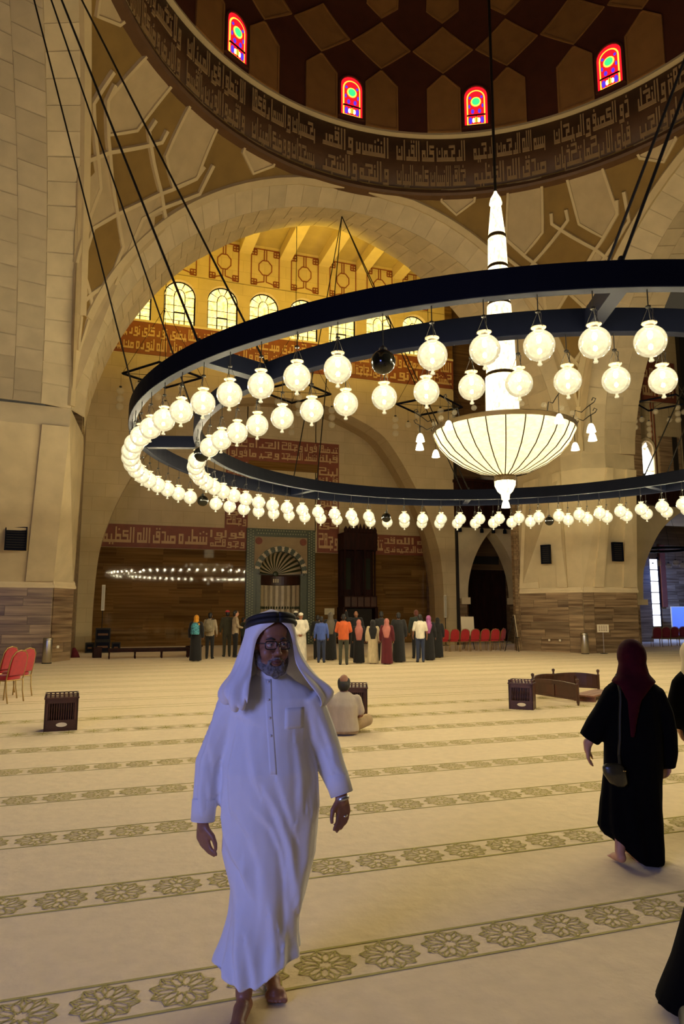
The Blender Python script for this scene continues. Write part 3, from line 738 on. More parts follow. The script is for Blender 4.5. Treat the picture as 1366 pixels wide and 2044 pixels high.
# alternating arch stones
NS = 22
for k in range(NS):
    a0, a1 = math.pi*k/NS, math.pi*(k+1)/NS
    p = [(r*math.cos(a), ZC+r*math.sin(a)) for r, a in ((RO, a0), (RO, a1), (NR, a1), (NR, a0))]
    if k % 2 == 0:
        am = (a0+a1)/2; da = (a1-a0)/2*.95
        p = [(r*math.cos(am+q*da), ZC+r*math.sin(am+q*da)) for r, q in ((RO*.985, -1), (RO*.985, 1), (RO*.92, .5), (1.31, 1), (1.24, .5), (NR*1.02, 1), (NR*1.02, -1), (1.24, -.5), (1.31, -1), (RO*.92, -.5))]
    MB().prism(p, lambda q: (q[0], .05, q[1]), lambda q, e=(-.14 if k % 2 == 0 else -.10): (q[0], e, q[1])).build('arch_stone', IVORY if k % 2 == 0 else GREEN, mh)
m = MB()
for k in range(24):
    a0, a1 = math.pi*k/24, math.pi*(k+1)/24
    m.prism([(r*math.cos(a), ZC+r*math.sin(a)) for r, a in ((RO, a0), (RO, a1), (NR, a1), (NR, a0))], lambda q: (q[0], .05, q[1]), lambda q: (q[0], -.09, q[1]))
m.build('arch_ring', GREEN, mh)
# shell of the semi-dome: alternating ribs
NG = 26
for k in range(NG):
    a0, a1 = math.pi*k/NG, math.pi*(k+1)/NG; m = MB(); rings = []
    for i in range(9):
        t = i/8; th = math.pi/2*t
        # from the front arch edge (t=0) to the back pole low in the niche (t=1)
        ring_ = []
        for a in (a0, (a0+a1)/2, a1):
            bul = (.045 if k % 2 == 0 else -.03) if a not in (a0, a1) else 0
            rr = (NR-bul)*math.cos(th); ring_.append((rr*math.cos(a), (NR-bul)*math.sin(th), ZC+rr*math.sin(a)))
        rings.append(ring_)
    m.loft(rings, False, False); m.build('rib', IVORY if k % 2 == 0 else GREEN, mh, True)
MB().sphere((0, NR-.05, ZC+.02), (.16, .05, .16), 16, 8).build('hub', GREEN, mh, True)
# curved niche wall
for k in range(22):
    a0, a1 = math.pi*k/22, math.pi*(k+1)/22
    m = MB(); bul = .05 if k % 2 == 0 else 0
    m.loft([[((NR-b)*math.cos(a), (NR-b)*math.sin(a), z) for a, b in ((a0, 0), (a0, bul), (a1, bul), (a1, 0))] for z in (0, 3.12)]); m.build('flute', IVORY, mh)
    MB().sphere(((NR-.07)*math.cos((a0+a1)/2), (NR-.07)*math.sin((a0+a1)/2), 1.92), (.05, .05, .08), 8, 6).build('dark_drop', GREEN, mh)
MB().lathe([(NR, 3.12), (NR-.1, 3.14), (NR-.1, 3.62), (NR, 3.70)], 22, caps=False, a0=0, a1=math.pi).build('wood_frieze', WOOD, mh)
m = MB()
for i in range(3): m.cbox((-.12+.12*i, NR-.12, 3.38), (.07, .03, .2))
m.build('gilt_letters', IVORY, mh)
for s in (-1, 1):
    MB().box((s*1.46-.16 if s > 0 else -1.46, -.08, 0), (1.46 if s > 0 else -1.46+.16, .1, ZC)).box((s*1.2-.12, -.1, 0), (s*1.2+.12, .1, ZC-.1)).build('jamb', GREEN, mh)
# ------------------------------------------------------------------ minbar
mn = empty('pulpit', (13.2, YQ-.55, 0)); tag(mn, 'tall dark carved wooden pulpit cabinet beside the prayer niche', 'pulpit')
m = MB(); m.box((-.95, -.5, 1.9), (.95, .5, 2.55)); m.build('balcony', DWOOD, mn, bevel=.02)
MB().box((-.95, .1, 2.55), (.95, .5, 5.9)).build('back_panel', DWOOD, mn)
for sx in (-.86, -.28, .28, .86): MB().lathe([(.09, 2.5), (.06, 2.62), (.05, 3.6), (.06, 4.9), (.1, 5.05)], 10, (sx, -.4, 0)).build('column', DWOOD, mn)
MB().box((-.98, -.52, 5.0), (.98, .5, 5.95)).build('canopy', DWOOD, mn, bevel=.02)
for i in range(9): MB().prism([(-.1, 0), (.1, 0), (.1, .18), (0, .34+(.16 if i in (3, 4, 5) else 0)), (-.1, .18)], lambda p: (p[0], .03, p[1]), lambda p: (p[0], -.03, p[1])).build('merlon', DWOOD, mn).location = (-.84+.21*i, -.48, 5.95)
for i in range(5): MB().box((-.9+.37*i, -.53, 1.98), (-.6+.37*i, -.49, 2.48)).build('carved_panel', WOOD, mn)
MB().box((-.75, -.2, 0), (.75, .5, 1.9)).build('door_recess', DARK, mn)
for sx in (-1, 1): MB().box((sx*.92-.08, -.48, 0), (sx*.92+.08, .5, 1.95)).build('post', DWOOD, mn)
for sx in (-.57, .57): MB().box((sx-.2, .06, 2.9), (sx+.2, .12, 4.6)).build('green_cloth', mat('green_cloth', (.012, .016, .006), .9), mn)
nt = MB().box((-.28, -.04, -.17), (.28, 0, .17)).build('wall_notice', mat('cream_paper', (.62, .54, .34), .8, .1, 9.)); nt.location = (11.75, YQ-.06, 1.72); tag(nt, 'small cream notice on the brown wall left of the pulpit', 'notice')
# ------------------------------------------------------------------ narrow bay with the pointed doorway
nb = empty('wall_door', (0, YR, 0)); struct(nb, 'stone wall pierced by a tall pointed doorway under a dark wooden balcony', 'wall')
ax, az_ = 19.86, 6.1
def pointed(xl, xr, zs, za, n=12):
    c = (xl+xr)/2; w = (xr-xl)/2; h = za-zs; R = (h*h+w*w)/(2*w)
    L = []
    for k in range(n+1):
        z = h*k/n; L.append((xl+R-math.sqrt(max(0, R*R-z*z)), zs+z))
    return L+[(2*c-x, z) for x, z in L[::-1][1:]]
pp = pointed(18.30, 21.40, 2.4, 6.1)
m = MB(); x0, x1 = 17.74, 22.4
f = [(x, 0, z) for x, z in pp]
tp = [(x0 if i == 0 else x1 if i == len(pp)-1 else p[0], 0, 2.4 if i in (0, len(pp)-1) else 6.5) for i, p in enumerate(pp)]
m.loft([f, tp], False, False); m.add([(x0, 0, 2.4), (pp[1][0], 0, 6.5), (x0, 0, 6.5)], [(0, 1, 2)]); m.add([(x1, 0, 2.4), (pp[-2][0], 0, 6.5), (x1, 0, 6.5)], [(0, 1, 2)])
m.loft([f, [(x, 1.0, z) for x, _, z in f]], False, False); m.build('arch_face', STONE, nb)
m = MB(); m.box((17.92, -.06, 2.1), (18.42, 1.0, 2.45)); m.build('corbel', STONEL, nb); MB().box((21.28, -.06, 2.1), (21.78, 1.0, 2.45)).build('corbel', STONEL, nb)
MB().box((17.74, .02, 0), (18.26, 1.0, 2.4)).build('post', BROWNP, nb); MB().box((21.44, .02, 0), (22.4, 1.0, 2.4)).build('post', BROWNP, nb)
MB().box((17.62, -.1, 0), (17.76, .3, 13)).build('gap_shade_strip', DARK, nb)  # solid dark strip; its colour stands in for the gap's shade
slab_wall((17.76, .0), (18.24, .0), 0, 2.1, .35, BROWNP, nb, (0, -1), .03, .5, .5)
rb = MB().box((17.5, 36.0, 0), (25, 36.3, 9)).build('wall_rear', BROWN); struct(rb, 'brown stone wall behind the pointed doorway', 'wall')
MB().box((20.2, 35.9, 4.45), (22.0, 36.0, 4.9)).build('dark_vent', DARK, rb)
d1 = empty('door_1', (21.2, 36.0, 0)); struct(d1, 'tall dark wooden door inside the pointed doorway', 'door')
for s in (-1, 1):
    lf = MB().box((min(0, s*1.2), -.12, 0), (max(0, s*1.2), -.02, 3.9)).build('door_leaf', DWOOD, d1)
    for r in range(3): MB().box((min(s*.15, s*1.05), -.15, .3+1.15*r), (max(s*.15, s*1.05), -.11, 1.3+1.15*r)).build('door_panel', DWOOD, lf)
MB().box((-1.3, -.14, 3.9), (1.3, -.0, 4.1)).build('lintel', DWOOD, d1)
mt_ = MB().box((20.3, 33.9, 0), (22.3, 35.9, .04)).build('marble_step', mat('white_marble', (.7, .64, .5), .3)); struct(mt_, 'pale marble floor inside the pointed doorway', 'floor')
bal = empty('balcony', (19.9, YR-.5, 6.15)); struct(bal, 'dark wooden balcony box above the pointed doorway', 'balcony')
MB().box((-2.3, 0, .0), (2.3, .6, 2.45)).build('front_board', DWOOD, bal)
for i in range(9): MB().box((-2.2+.5*i, -.05, .25), (-1.85+.5*i, .01, 2.2)).build('screen_panel', DWOOD, bal)
MB().box((-2.35, -.1, 2.4), (2.35, .65, 2.55)).build('rail', DWOOD, bal)
for i, dx in enumerate((-2.2, -.9, -.2, .5, 1.5)):
    sp = empty('spotlight', (19.9+dx, YR-.42, 5.95)); tag(sp, 'small dark spotlight under the balcony, %s from the left' % ORD[i], 'spotlight', 'spotlights under the balcony')
    MB().lathe([(.03, .14), (.09, .10), (.10, -.08), (.08, -.10)], 12).build('can', BLACKM, sp); MB().box((-.02, -.02, .12), (.02, .02, .22)).build('bracket', BLACKM, sp)
nw = empty('wall_upper', (0, 34.2, 0)); struct(nw, 'brown veined wall high above the balcony', 'wall')
MB().box((17.5, .05, 6), (30, .3, 20.2)).build('backing', BROWN, nw); slab_wall((17.6, 0), (23, 0), 8.6, 13.6, .55, BROWN, nw, (0, -1), .05, 1.2, 2.4)
# ------------------------------------------------------------------ right side aisle seen past the pier
YA = 25.7
ra = empty('wall_right', (0, YA, 0)); struct(ra, 'stone wall with a round arch at the right edge under a dark balcony', 'wall')
RP = [(23.15, 2.2), (23.2, 3.1), (23.35, 3.8), (23.95, 4.85), (24.6, 5.62), (25.7, 6.35), (27.0, 6.7)]
pr_ = [(p.x, p.y) for p in smoothpath([(a, b, 0) for a, b in RP], 4)]; pr_ = pr_+[(54-x, z) for x, z in pr_[::-1][1:]]
m = MB(); f = [(x, 0, z) for x, z in pr_]; tp = [(p[0] if 0 < i < len(pr_)-1 else (22.2 if i == 0 else 32), 0, 7.0 if 0 < i < len(pr_)-1 else 2.2) for i, p in enumerate(pr_)]
m.loft([f, tp], False, False); m.add([(22.2, 0, 2.2), (pr_[1][0], 0, 7.0), (22.2, 0, 7.0)], [(0, 1, 2)]); m.loft([f, [(x+.25 if x < 27 else x-.25, 1.2, z-.15) for x, _, z in f]], False, False); m.build('arch_face', STONE, ra)
MB().box((22.55, -.05, 2.0), (23.35, 1.2, 2.25)).build('corbel', STONEL, ra); MB().box((22.25, .03, 0), (22.95, 1.2, 2.2)).build('post', BROWNP, ra); slab_wall((22.3, 0), (22.9, 0), 0, 2.0, .33, BROWNP, ra, (0, -1), .04, .7, .7)
MB().box((22.12, -.1, 0), (22.24, .4, 8.5)).build('gap_shade_strip', DARK, ra)  # solid strip beside the pier, shade of the gap put into its colour
bal2 = empty('balcony', (27, YA-.3, 6.55)); struct(bal2, 'dark wooden balcony at the right edge above the round arch', 'balcony')
MB().box((-4.7, 0, 0), (5, .5, 1.05)).build('front_board', DWOOD, bal2); MB().box((-4.75, -.08, 1.0), (5, .55, 1.14)).build('rail', DWOOD, bal2)
for i in range(12): MB().box((-4.6+.75*i, -.04, .15), (-4.0+.75*i, .01, .9)).build('screen_panel', DWOOD, bal2)
fw_ = empty('wall_far', (0, YR+.5, 0)); struct(fw_, 'far aisle wall with lettered band and slim arched window at the right edge', 'wall')
MB().box((29.6, 0, 8.9), (38, .3, 20)).build('stone_face', STONEW, fw_); MB().box((28.0, -.6, 0), (30.2, .3, 20)).build('brown_pilaster', BROWNP, fw_)
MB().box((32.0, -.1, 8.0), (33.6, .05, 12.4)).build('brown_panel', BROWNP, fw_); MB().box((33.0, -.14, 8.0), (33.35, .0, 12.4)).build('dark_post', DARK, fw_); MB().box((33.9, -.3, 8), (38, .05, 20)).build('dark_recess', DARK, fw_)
b6 = MB().box((30.9, -.06, 14.6), (33.6, .02, 17.2)).build('lettered_band', RED, fw_); mb = MB(); letter_mesh(('في بيوت', 'اذن الله'), (31.0, 33.4, 14.75, 17.05), lambda x, z, d: Vector((x, -.06-.03*d, z)), mb); mb.build('lettering', LETTER, b6)
for sx in (31.55, 31.75): MB().box((sx, -.05, 9.2), (sx+.05, .01, 14.5)).build('red_line', RED, fw_)
WHITEG = mat('white_daylight_glass', (.8, .85, 1.), .3, emis=(.95, .97, 1.), estr=1.5)
wn += 1; q = empty('window_%d' % wn, (31.0, YR+.42, 9.4)); struct(q, 'slim arched clear window above the balcony at the right edge', 'window')
for i, pl in enumerate([[(-.45, 0), (-.1, 0), (-.1, 2.0), (-.3, 2.1), (-.45, 1.6)], [(-.04, 0), (.45, 0), (.45, .7), (-.04, .7)], [(-.04, .8), (.45, .8), (.45, 1.5), (.1, 2.2), (-.04, 2.0)], [(-.3, 2.15), (0, 2.2), (.08, 2.3), (0, 2.5)]]): MB().prism(pl, lambda p: (p[0], .05, p[1]), lambda p: (p[0], 0, p[1])).build('pane', WHITEG, q)
m = MB(); a1_ = arch_poly(1.25, 2.9, 10); a2_ = arch_poly(1.0, 2.6, 10); m.loft([[(x, .08, z-.1) for x, z in a1_], [(x, -.06, z-.1) for x, z in a1_], [(x, -.06, z) for x, z in a2_], [(x, .08, z) for x, z in a2_]], False); m.build('frame', STONEL, q)
# ground floor beyond that arch
gw = empty('wall_aisle', (0, 36.4, 0)); struct(gw, 'brown clad far wall of the side aisle with a tall daylight window', 'wall')
MB().box((30, 0, 0), (46, .3, 8.9)).build('cladding_base', BROWN, gw); slab_wall((34.2, 0), (38, 0), 0, 6, .5, BROWNP, gw, (0, -1), .04, 1.2, 2.2)
wn += 1; q = empty('window_%d' % wn, (33.3, 36.3, .8)); struct(q, 'tall bright lattice window at the right edge of the hall', 'window')
for i in range(2):
    for j in range(6): MB().box((-.72+.72*i, 0, .72*j), (-.06+.72*i, .04, .72*j+.66)).build('pane', WHITEG, q)
m = MB()
for i in range(3): m.box((-.76+.72*i, -.05, 0), (-.70+.72*i, .05, 4.4))
for j in range(7): m.box((-.76, -.05, .72*j-.04), (.74, .05, .72*j))
m.build('frame', BLACKM, q); MB().box((.8, -.15, 1.2), (1.2, .0, 5.2)).build('lettered_reveal', RED, q)
ce2 = MB().box((22.35, 25.95, 6.78), (46, 33.0, 6.95)).build('ceiling', STONEW); ce2.name = 'ceiling'; struct(ce2, 'stone underside of the gallery over the right aisle', 'ceiling')
# ------------------------------------------------------------------ ring chandelier
LX, LY = 8.5, 13.5
def glow_mat(name, col, strength, transp, top=0):
    m = bpy.data.materials.new(name); m.use_nodes = True; nt = m.node_tree; nt.nodes.clear(); N = nt.nodes.new; L = nt.links.new
    out = N('ShaderNodeOutputMaterial'); em = N('ShaderNodeEmission'); tr = N('ShaderNodeBsdfTransparent'); mx = N('ShaderNodeMixShader'); gl = N('ShaderNodeBsdfGlossy'); mx2 = N('ShaderNodeMixShader'); fr = N('ShaderNodeFresnel')
    em.inputs[0].default_value = (*col, 1); em.inputs[1].default_value = strength; gl.inputs['Roughness'].default_value = .05; fr.inputs[0].default_value = 1.25
    tc = N('ShaderNodeTexCoord'); nz = N('ShaderNodeTexNoise'); nz.inputs['Scale'].default_value = 22; L(tc.outputs['Object'], nz.inputs['Vector'])
    mr = N('ShaderNodeMapRange'); mr.inputs['From Min'].default_value = .35; mr.inputs['From Max'].default_value = .65; mr.inputs['To Min'].default_value = strength*.85; mr.inputs['To Max'].default_value = strength*1.15
    L(nz.outputs['Fac'], mr.inputs['Value'])
    if top:
        sx = N('ShaderNodeSeparateXYZ'); L(tc.outputs['Object'], sx.inputs[0]); m2 = N('ShaderNodeMapRange'); m2.inputs['From Min'].default_value = -.1; m2.inputs['From Max'].default_value = .17; m2.inputs['To Min'].default_value = 1; m2.inputs['To Max'].default_value = top
        L(sx.outputs['Z'], m2.inputs['Value']); ml = N('ShaderNodeMath'); ml.operation = 'MULTIPLY'; L(m2.outputs[0], ml.inputs[0]); L(mr.outputs[0], ml.inputs[1]); L(ml.outputs[0], em.inputs[1])
    else: L(mr.outputs[0], em.inputs[1])
    mx.inputs[0].default_value = transp; L(em.outputs[0], mx.inputs[1]); L(tr.outputs[0], mx.inputs[2]); L(fr.outputs[0], mx2.inputs[0]); L(mx.outputs[0], mx2.inputs[1]); L(gl.outputs[0], mx2.inputs[2]); L(mx2.outputs[0], out.inputs[0])
    MATS[name] = m; return m
GLOBE = glow_mat('lit_crackle_glass', (1.0, .84, .48), .56, .38, 1.9)
GLOBE.cycles.emission_sampling = 'NONE'
BULB = mat('hot_filament', (1, .9, .6), .5, emis=(1.0, .86, .54), estr=660)
CLEAR = mat('clear_glass', (.75, .68, .5), .08, alpha=.22, spec=.8)
CRYST = mat('lit_crystal', (.85, .62, .26), .3, 0, 16., (1, 1, .5), col2=(1, .95, .72), emis=(1.0, .87, .52), estr=.95)
CRYSTB = mat('lit_crystal_bowl', (.95, .76, .36), .3, 0, 9., (1, 1, 2.5), col2=(1, .88, .52), emis=(1.0, .82, .42), estr=.52)
OPAL = mat('lit_opal_glass', (1, .9, .7), .4, emis=(1.0, .88, .6), estr=2.4)
RIBM = mat('dark_bronze_rib', (.02, .013, .006), .6, spec=.1)
BRASS = mat('dark_bronze', (.10, .065, .025), .35, metal=.8)
rc = empty('ring_chandelier', (LX, LY, 5.6)); tag(rc, 'huge black double-ring chandelier hung with rows of lit glass globes', 'chandelier')
def ring_beam(R, name):
    MB().lathe([(R-.07, -.33), (R+.07, -.33), (R+.07, 0), (R-.07, 0), (R-.07, -.33)], 160, caps=False).build(name, BLACKM, rc, bevel=.01)
RO_, RI_ = 8.08, 6.82
ring_beam(RO_, 'outer_ring'); ring_beam(RI_, 'inner_ring')
ATT = [-154.5, -112.5, -67.5, -22.5, 22.5, 67.5, 111.5, 163]
for a in ATT:
    M = Matrix.Rotation(math.radians(a), 4, 'Z'); MB().box((RI_, -.09, -.30), (RO_, .09, -.04), M).build('spoke', BLACKM, rc)
GR_ = .178
gm = MB(); gm.sphere((0, 0, 0), GR_, 24, 14); GLB = gm.mesh('globe', GLOBE, True)
fin = MB().sphere((0, 0, -GR_-.012), .02, 8, 6).lathe([(.026, -GR_-.055), (.03, -GR_-.045), (.026, -GR_-.03), (.016, -GR_-.045)], 12, caps=False).mesh('glass_drop', GLOBE, True)
col = MB().lathe([(.052, GR_-.012), (.054, GR_+.012), (.080, GR_+.026), (.086, GR_+.036), (.078, GR_+.034), (.05, GR_+.016)], 20, caps=False).mesh('collar', mat('pale_glass_collar', (.45, .38, .24), .15, alpha=.6, emis=(1., .8, .45), estr=.05), True)
blb = MB().sphere((0, 0, .075), (.030, .030, .05), 6, 4).mesh('bulb', BULB, True)
def wires(top):
    m = MB()
    for k in range(3):
        a = 2*math.pi*k/3+.4; m.tube([(.09*math.cos(a), .09*math.sin(a), GR_+.02), (.0, 0, top-.22)], .0035, 4)
    m.tube([(0, 0, top-.24), (.0, 0, top)], .007, 5); m.lathe([(.0, top-.24), (.03, top-.235), (.03, top-.215), (0, top-.21)], 10)
    m.tube([(.03, .02, GR_), (.05, .03, (GR_+top)*.45), (.0, 0, top-.23)], .006, 5); return m.mesh('wire', WIRE)
NO, NI = 84, 70; ZG = 4.64-5.6
W_O = wires(-.33-ZG); ball = MB().sphere((0, 0, 0), .15, 20, 12).mesh('black_ball', mat('black_glass', (.004, .004, .003), .08), True); bw = MB().tube([(0, 0, .14), (0, 0, -.33-ZG)], .006, 5).lathe([(.05, .13), (.05, .17), (.02, .2)], 10).mesh('wire', WIRE)
def hang(R, n, a0, balls, zo):
    for k in range(n):
        a = a0+360*k/n; p = (R*math.cos(math.radians(a)), R*math.sin(math.radians(a)), ZG+zo)
        if any(abs((a-b+180) % 360-180) < 180/n for b in balls):
            o = inst('black_ball', ball, p, (0, 0, math.radians(a)), rc); inst('wire', bw, parent=o); continue
        o = inst('globe', GLB, p, (0, 0, math.radians(a)), rc)
        for nm, me in (('glass_drop', fin), ('collar', col), ('bulb', blb), ('wire', W_O)): inst(nm, me, parent=o)
hang(RO_, NO, -110.6, (-133, -43, 47, 137), .02); hang(RI_, NI, -104.9, (3, 93, 183, 273), 0)
def cable(p, q, r=.018, name='cable', parent=rc):
    o = MB().tube([Vector(p)-Vector((LX, LY, 5.6)), Vector(q)-Vector((LX, LY, 5.6))], r, 6).build(name, WIRE, parent); return o
for ax, pair in ((180, (-154.5, 163)), (90, (111.5, 67.5)), (0, (22.5, -22.5)), (-90, (-67.5, -112.5))):
    # cables fan out from a hook in the crown of each great arch
    hk = (CX+11.3*math.cos(math.radians(ax)), CY+11.3*math.sin(math.radians(ax)), 17.36)
    MB().lathe([(.10, .12), (.10, .02), (.03, 0), (.03, -.08)], 12, Vector(hk)-Vector((LX, LY, 5.6))).build('hook', WIRE, rc)
    for a in pair:
        c, s = math.cos(math.radians(a)), math.sin(math.radians(a))
        for R in (RO_, RI_):
            cable((LX+R*c, LY+R*s, 5.58), hk, .019)
            MB().sphere((R*c, R*s, .03), (.04, .04, .05), 8, 6).build('eye_bolt', WIRE, rc)
# ------------------------------------------------------------------ central chandelier
cc = empty('crystal_chandelier', (LX, LY, 4.05)); tag(cc, 'tall glowing crystal chandelier with stacked column and ribbed bowl', 'chandelier')
z = lambda v: v-4.05
def fluted(prof, n, amp, name, mt):
    rings = []
    for r, zz in prof: rings.append([(r*(1+(amp if j % 2 else 0))*math.cos(2*math.pi*j/n), r*(1+(amp if j % 2 else 0))*math.sin(2*math.pi*j/n), zz) for j in range(n)])
    return MB().loft(rings).build(name, mt, cc)
segs = [(5.75, 7.03, .375, .355), (7.07, 7.94, .335, .315), (7.98, 8.75, .305, .27), (8.79, 9.66, .245, .235), (9.70, 10.42, .225, .205), (10.47, 11.22, .20, .125)]
for i, (a, b, r0, r1) in enumerate(segs):
    fluted([(r0, z(a)), (lerp(r0, r1, .5)*1.0, z((a+b)/2)), (r1, z(b))], 40, .03, 'crystal_tier', CRYST)
    MB().lathe([(r0*1.0, z(a)-.05), (r0*1.07, z(a)-.03), (r0*1.07, z(a)+.03), (r0, z(a)+.05)], 32).build('bronze_band', BRASS, cc)
fluted([(.09, z(11.22)), (.15, z(11.32)), (.12, z(11.45)), (.05, z(11.58)), (.02, z(11.68))], 24, .04, 'crystal_finial', CRYST)
MB().tube([(0, 0, z(11.6)), (0, 0, z(28.5))], .035, 8).build('cable', WIRE, cc)
# bowl
BR, BZ = 1.55, 5.72
pf = [(.24, z(4.72)), (.55, z(4.80)), (.92, z(4.98)), (1.22, z(5.20)), (1.42, z(5.44)), (1.53, z(5.66)), (1.55, z(5.74))]
NB = 24
for k in range(NB):
    a0, a1 = 2*math.pi*k/NB, 2*math.pi*(k+1)/NB; rings = []
    for r, zz in pf: rings.append([(r*(1+.028*math.sin(math.pi*t))*math.cos(lerp(a0, a1, t)), r*(1+.028*math.sin(math.pi*t))*math.sin(lerp(a0, a1, t)), zz) for t in (0, .25, .5, .75, 1)])
    MB().loft(rings, False, False).build('crystal_gore', CRYSTB, cc, True)
    MB().tube([(r*1.012*math.cos(a0), r*1.012*math.sin(a0), zz) for r, zz in pf], .013, 5).build('bowl_rib', RIBM, cc)
MB().lathe([(1.50, z(5.72)), (1.59, z(5.70)), (1.61, z(5.79)), (1.52, z(5.83)), (1.50, z(5.72))], 64, caps=False).build('bowl_rim', BRASS, cc)
MB().lathe([(0, z(5.74)), (1.5, z(5.74))], 48, caps=False).build('bowl_diffuser', CRYSTB, cc)
MB().lathe([(.24, z(4.72)), (.255, z(4.68)), (.25, z(4.60)), (.22, z(4.58))], 28).build('bottom_band', BRASS, cc)
fluted([(.235, z(4.60)), (.23, z(4.50)), (.17, z(4.37)), (.10, z(4.30)), (.085, z(4.18)), (.05, z(4.16))], 24, .03, 'crystal_cup', CRYST)
for i in range(20):
    a = 2*math.pi*i/20; MB().sphere((1.57*math.cos(a), 1.57*math.sin(a), z(5.92)), .06, 10, 8).build('rim_bead', CLEAR, cc, True)
SHD = MB().lathe([(.03, .0), (.05, -.02), (.075, -.08), (.095, -.17), (.10, -.185), (.0, -.17)], 16).mesh('lamp_shade', OPAL, True)
inst('lamp_shade', SHD, (0, 0, z(4.18)), parent=cc)
fx = math.atan2(-LX, LY)  # direction toward the camera
for d in (55, 20, -4, -32, -70, -110, 212, 184, 160, 125):
    a = math.radians(d)+math.pi+YAW*0-math.atan2(LX, LY); R1 = 1.93
    c, s = math.cos(a), math.sin(a)
    arm = MB().tube([(1.57*c, 1.57*s, z(5.80)), (1.62*c, 1.62*s, z(5.98)), (1.75*c, 1.75*s, z(5.92)), (1.88*c, 1.88*s, z(6.02)), (2.02*c, 2.02*s, z(6.10)), (2.06*c, 2.06*s, z(6.17)), (2.0*c, 2.0*s, z(6.2)), (1.97*c, 1.97*s, z(6.14))], .011, 5).tube([(R1*c, R1*s, z(6.04)), (R1*c, R1*s, z(5.62))], .007, 5).build('scroll_arm', WIRE, cc)
    inst('lamp_shade', SHD, (R1*c, R1*s, z(5.64)), parent=arm)
# ------------------------------------------------------------------ square lanterns with clear globes in the bay
cg = MB().sphere((0, 0, 0), .16, 16, 10).mesh('clear_globe', CLEAR, True)
cgw = MB().tube([(0, 0, .15), (0, 0, .75)], .006, 4).lathe([(.05, .14), (.06, .19), (.02, .2)], 10).mesh('wire', WIRE)
def square_lamp(x, y, zf, rot, top, label, L=2.3, cl=3):
    o = empty('square_chandelier', (x, y, zf), rot); tag(o, label, 'chandelier', 'unlit square chandeliers behind the great arch')
    m = MB(); h = L/2
    for a, b in (((-h, -h), (h, -h)), ((h, -h), (h, h)), ((h, h), (-h, h)), ((-h, h), (-h, -h))): m.tube([(*a, 0), (*b, 0)], .055, 4)
    m.build('frame', BLACKM, o)
    MB().tube([(-h, -h, 0), (h, h, 0)], .012, 4).tube([(h, -h, 0), (-h, h, 0)], .012, 4).build('cross_wire', WIRE, o)
    for i, (cx, cy) in enumerate([(-h, -h), (h, -h), (h, h), (-h, h), (0, -h), (h, 0), (0, h), (-h, 0)]):
        for k in range(cl if i < 4 else 1):
            q = inst('clear_globe', cg, (cx*1.03, cy*1.03, -.75-.34*k), parent=o)
            if k == 0: inst('wire', cgw, parent=q)
    for sx, sy in ((-h, -h), (h, -h), (h, h), (-h, h)): MB().tube([(sx, sy, 0), (0, 0, 3.0)], .01, 4).build('cable', WIRE, o)
    MB().tube([(0, 0, 3.0), (0, 0, top-zf)], .016, 5).lathe([(.02, top-zf-.1), (.07, top-zf-.05), (.07, top-zf)], 8).build('rod', WIRE, o)
    return o
square_lamp(2.05, 29.2, 11.5, .62, 20.1, 'square black chandelier with unlit globes nearest the left pier')
square_lamp(7.9, 29.6, 11.5, .62, 20.1, 'square black chandelier with unlit globes above the prayer niche')
square_lamp(14.4, 29.2, 11.4, .62, 20.1, 'square black chandelier with unlit globes left of the crystal bowl')
square_lamp(29.3, 30.2, 13.3, .5, 19.0, 'square black chandelier with unlit globes in the right aisle', 2.2)
# hanging ring with clear globes beyond the right arch
o = empty('hoop_chandelier', (29.0, 30.5, 5.0)); tag(o, 'small black hoop lamp with clear globes under the right arch', 'chandelier')
MB().lathe([(1.25, 0), (1.37, 0), (1.37, .13), (1.25, .13), (1.25, 0)], 40, caps=False).build('hoop', BLACKM, o)
for k in range(10):
    a = 2*math.pi*k/10; q = inst('clear_globe', cg, (1.31*math.cos(a), 1.31*math.sin(a), -.75), parent=o); inst('wire', cgw, parent=q)
MB().tube([(0, 0, 3.5), (1.31, 0, .1)], .01, 4).tube([(0, 0, 3.5), (-.65, 1.13, .1)], .01, 4).tube([(0, 0, 3.5), (-.65, -1.13, .1)], .01, 4).build('cable', WIRE, o)
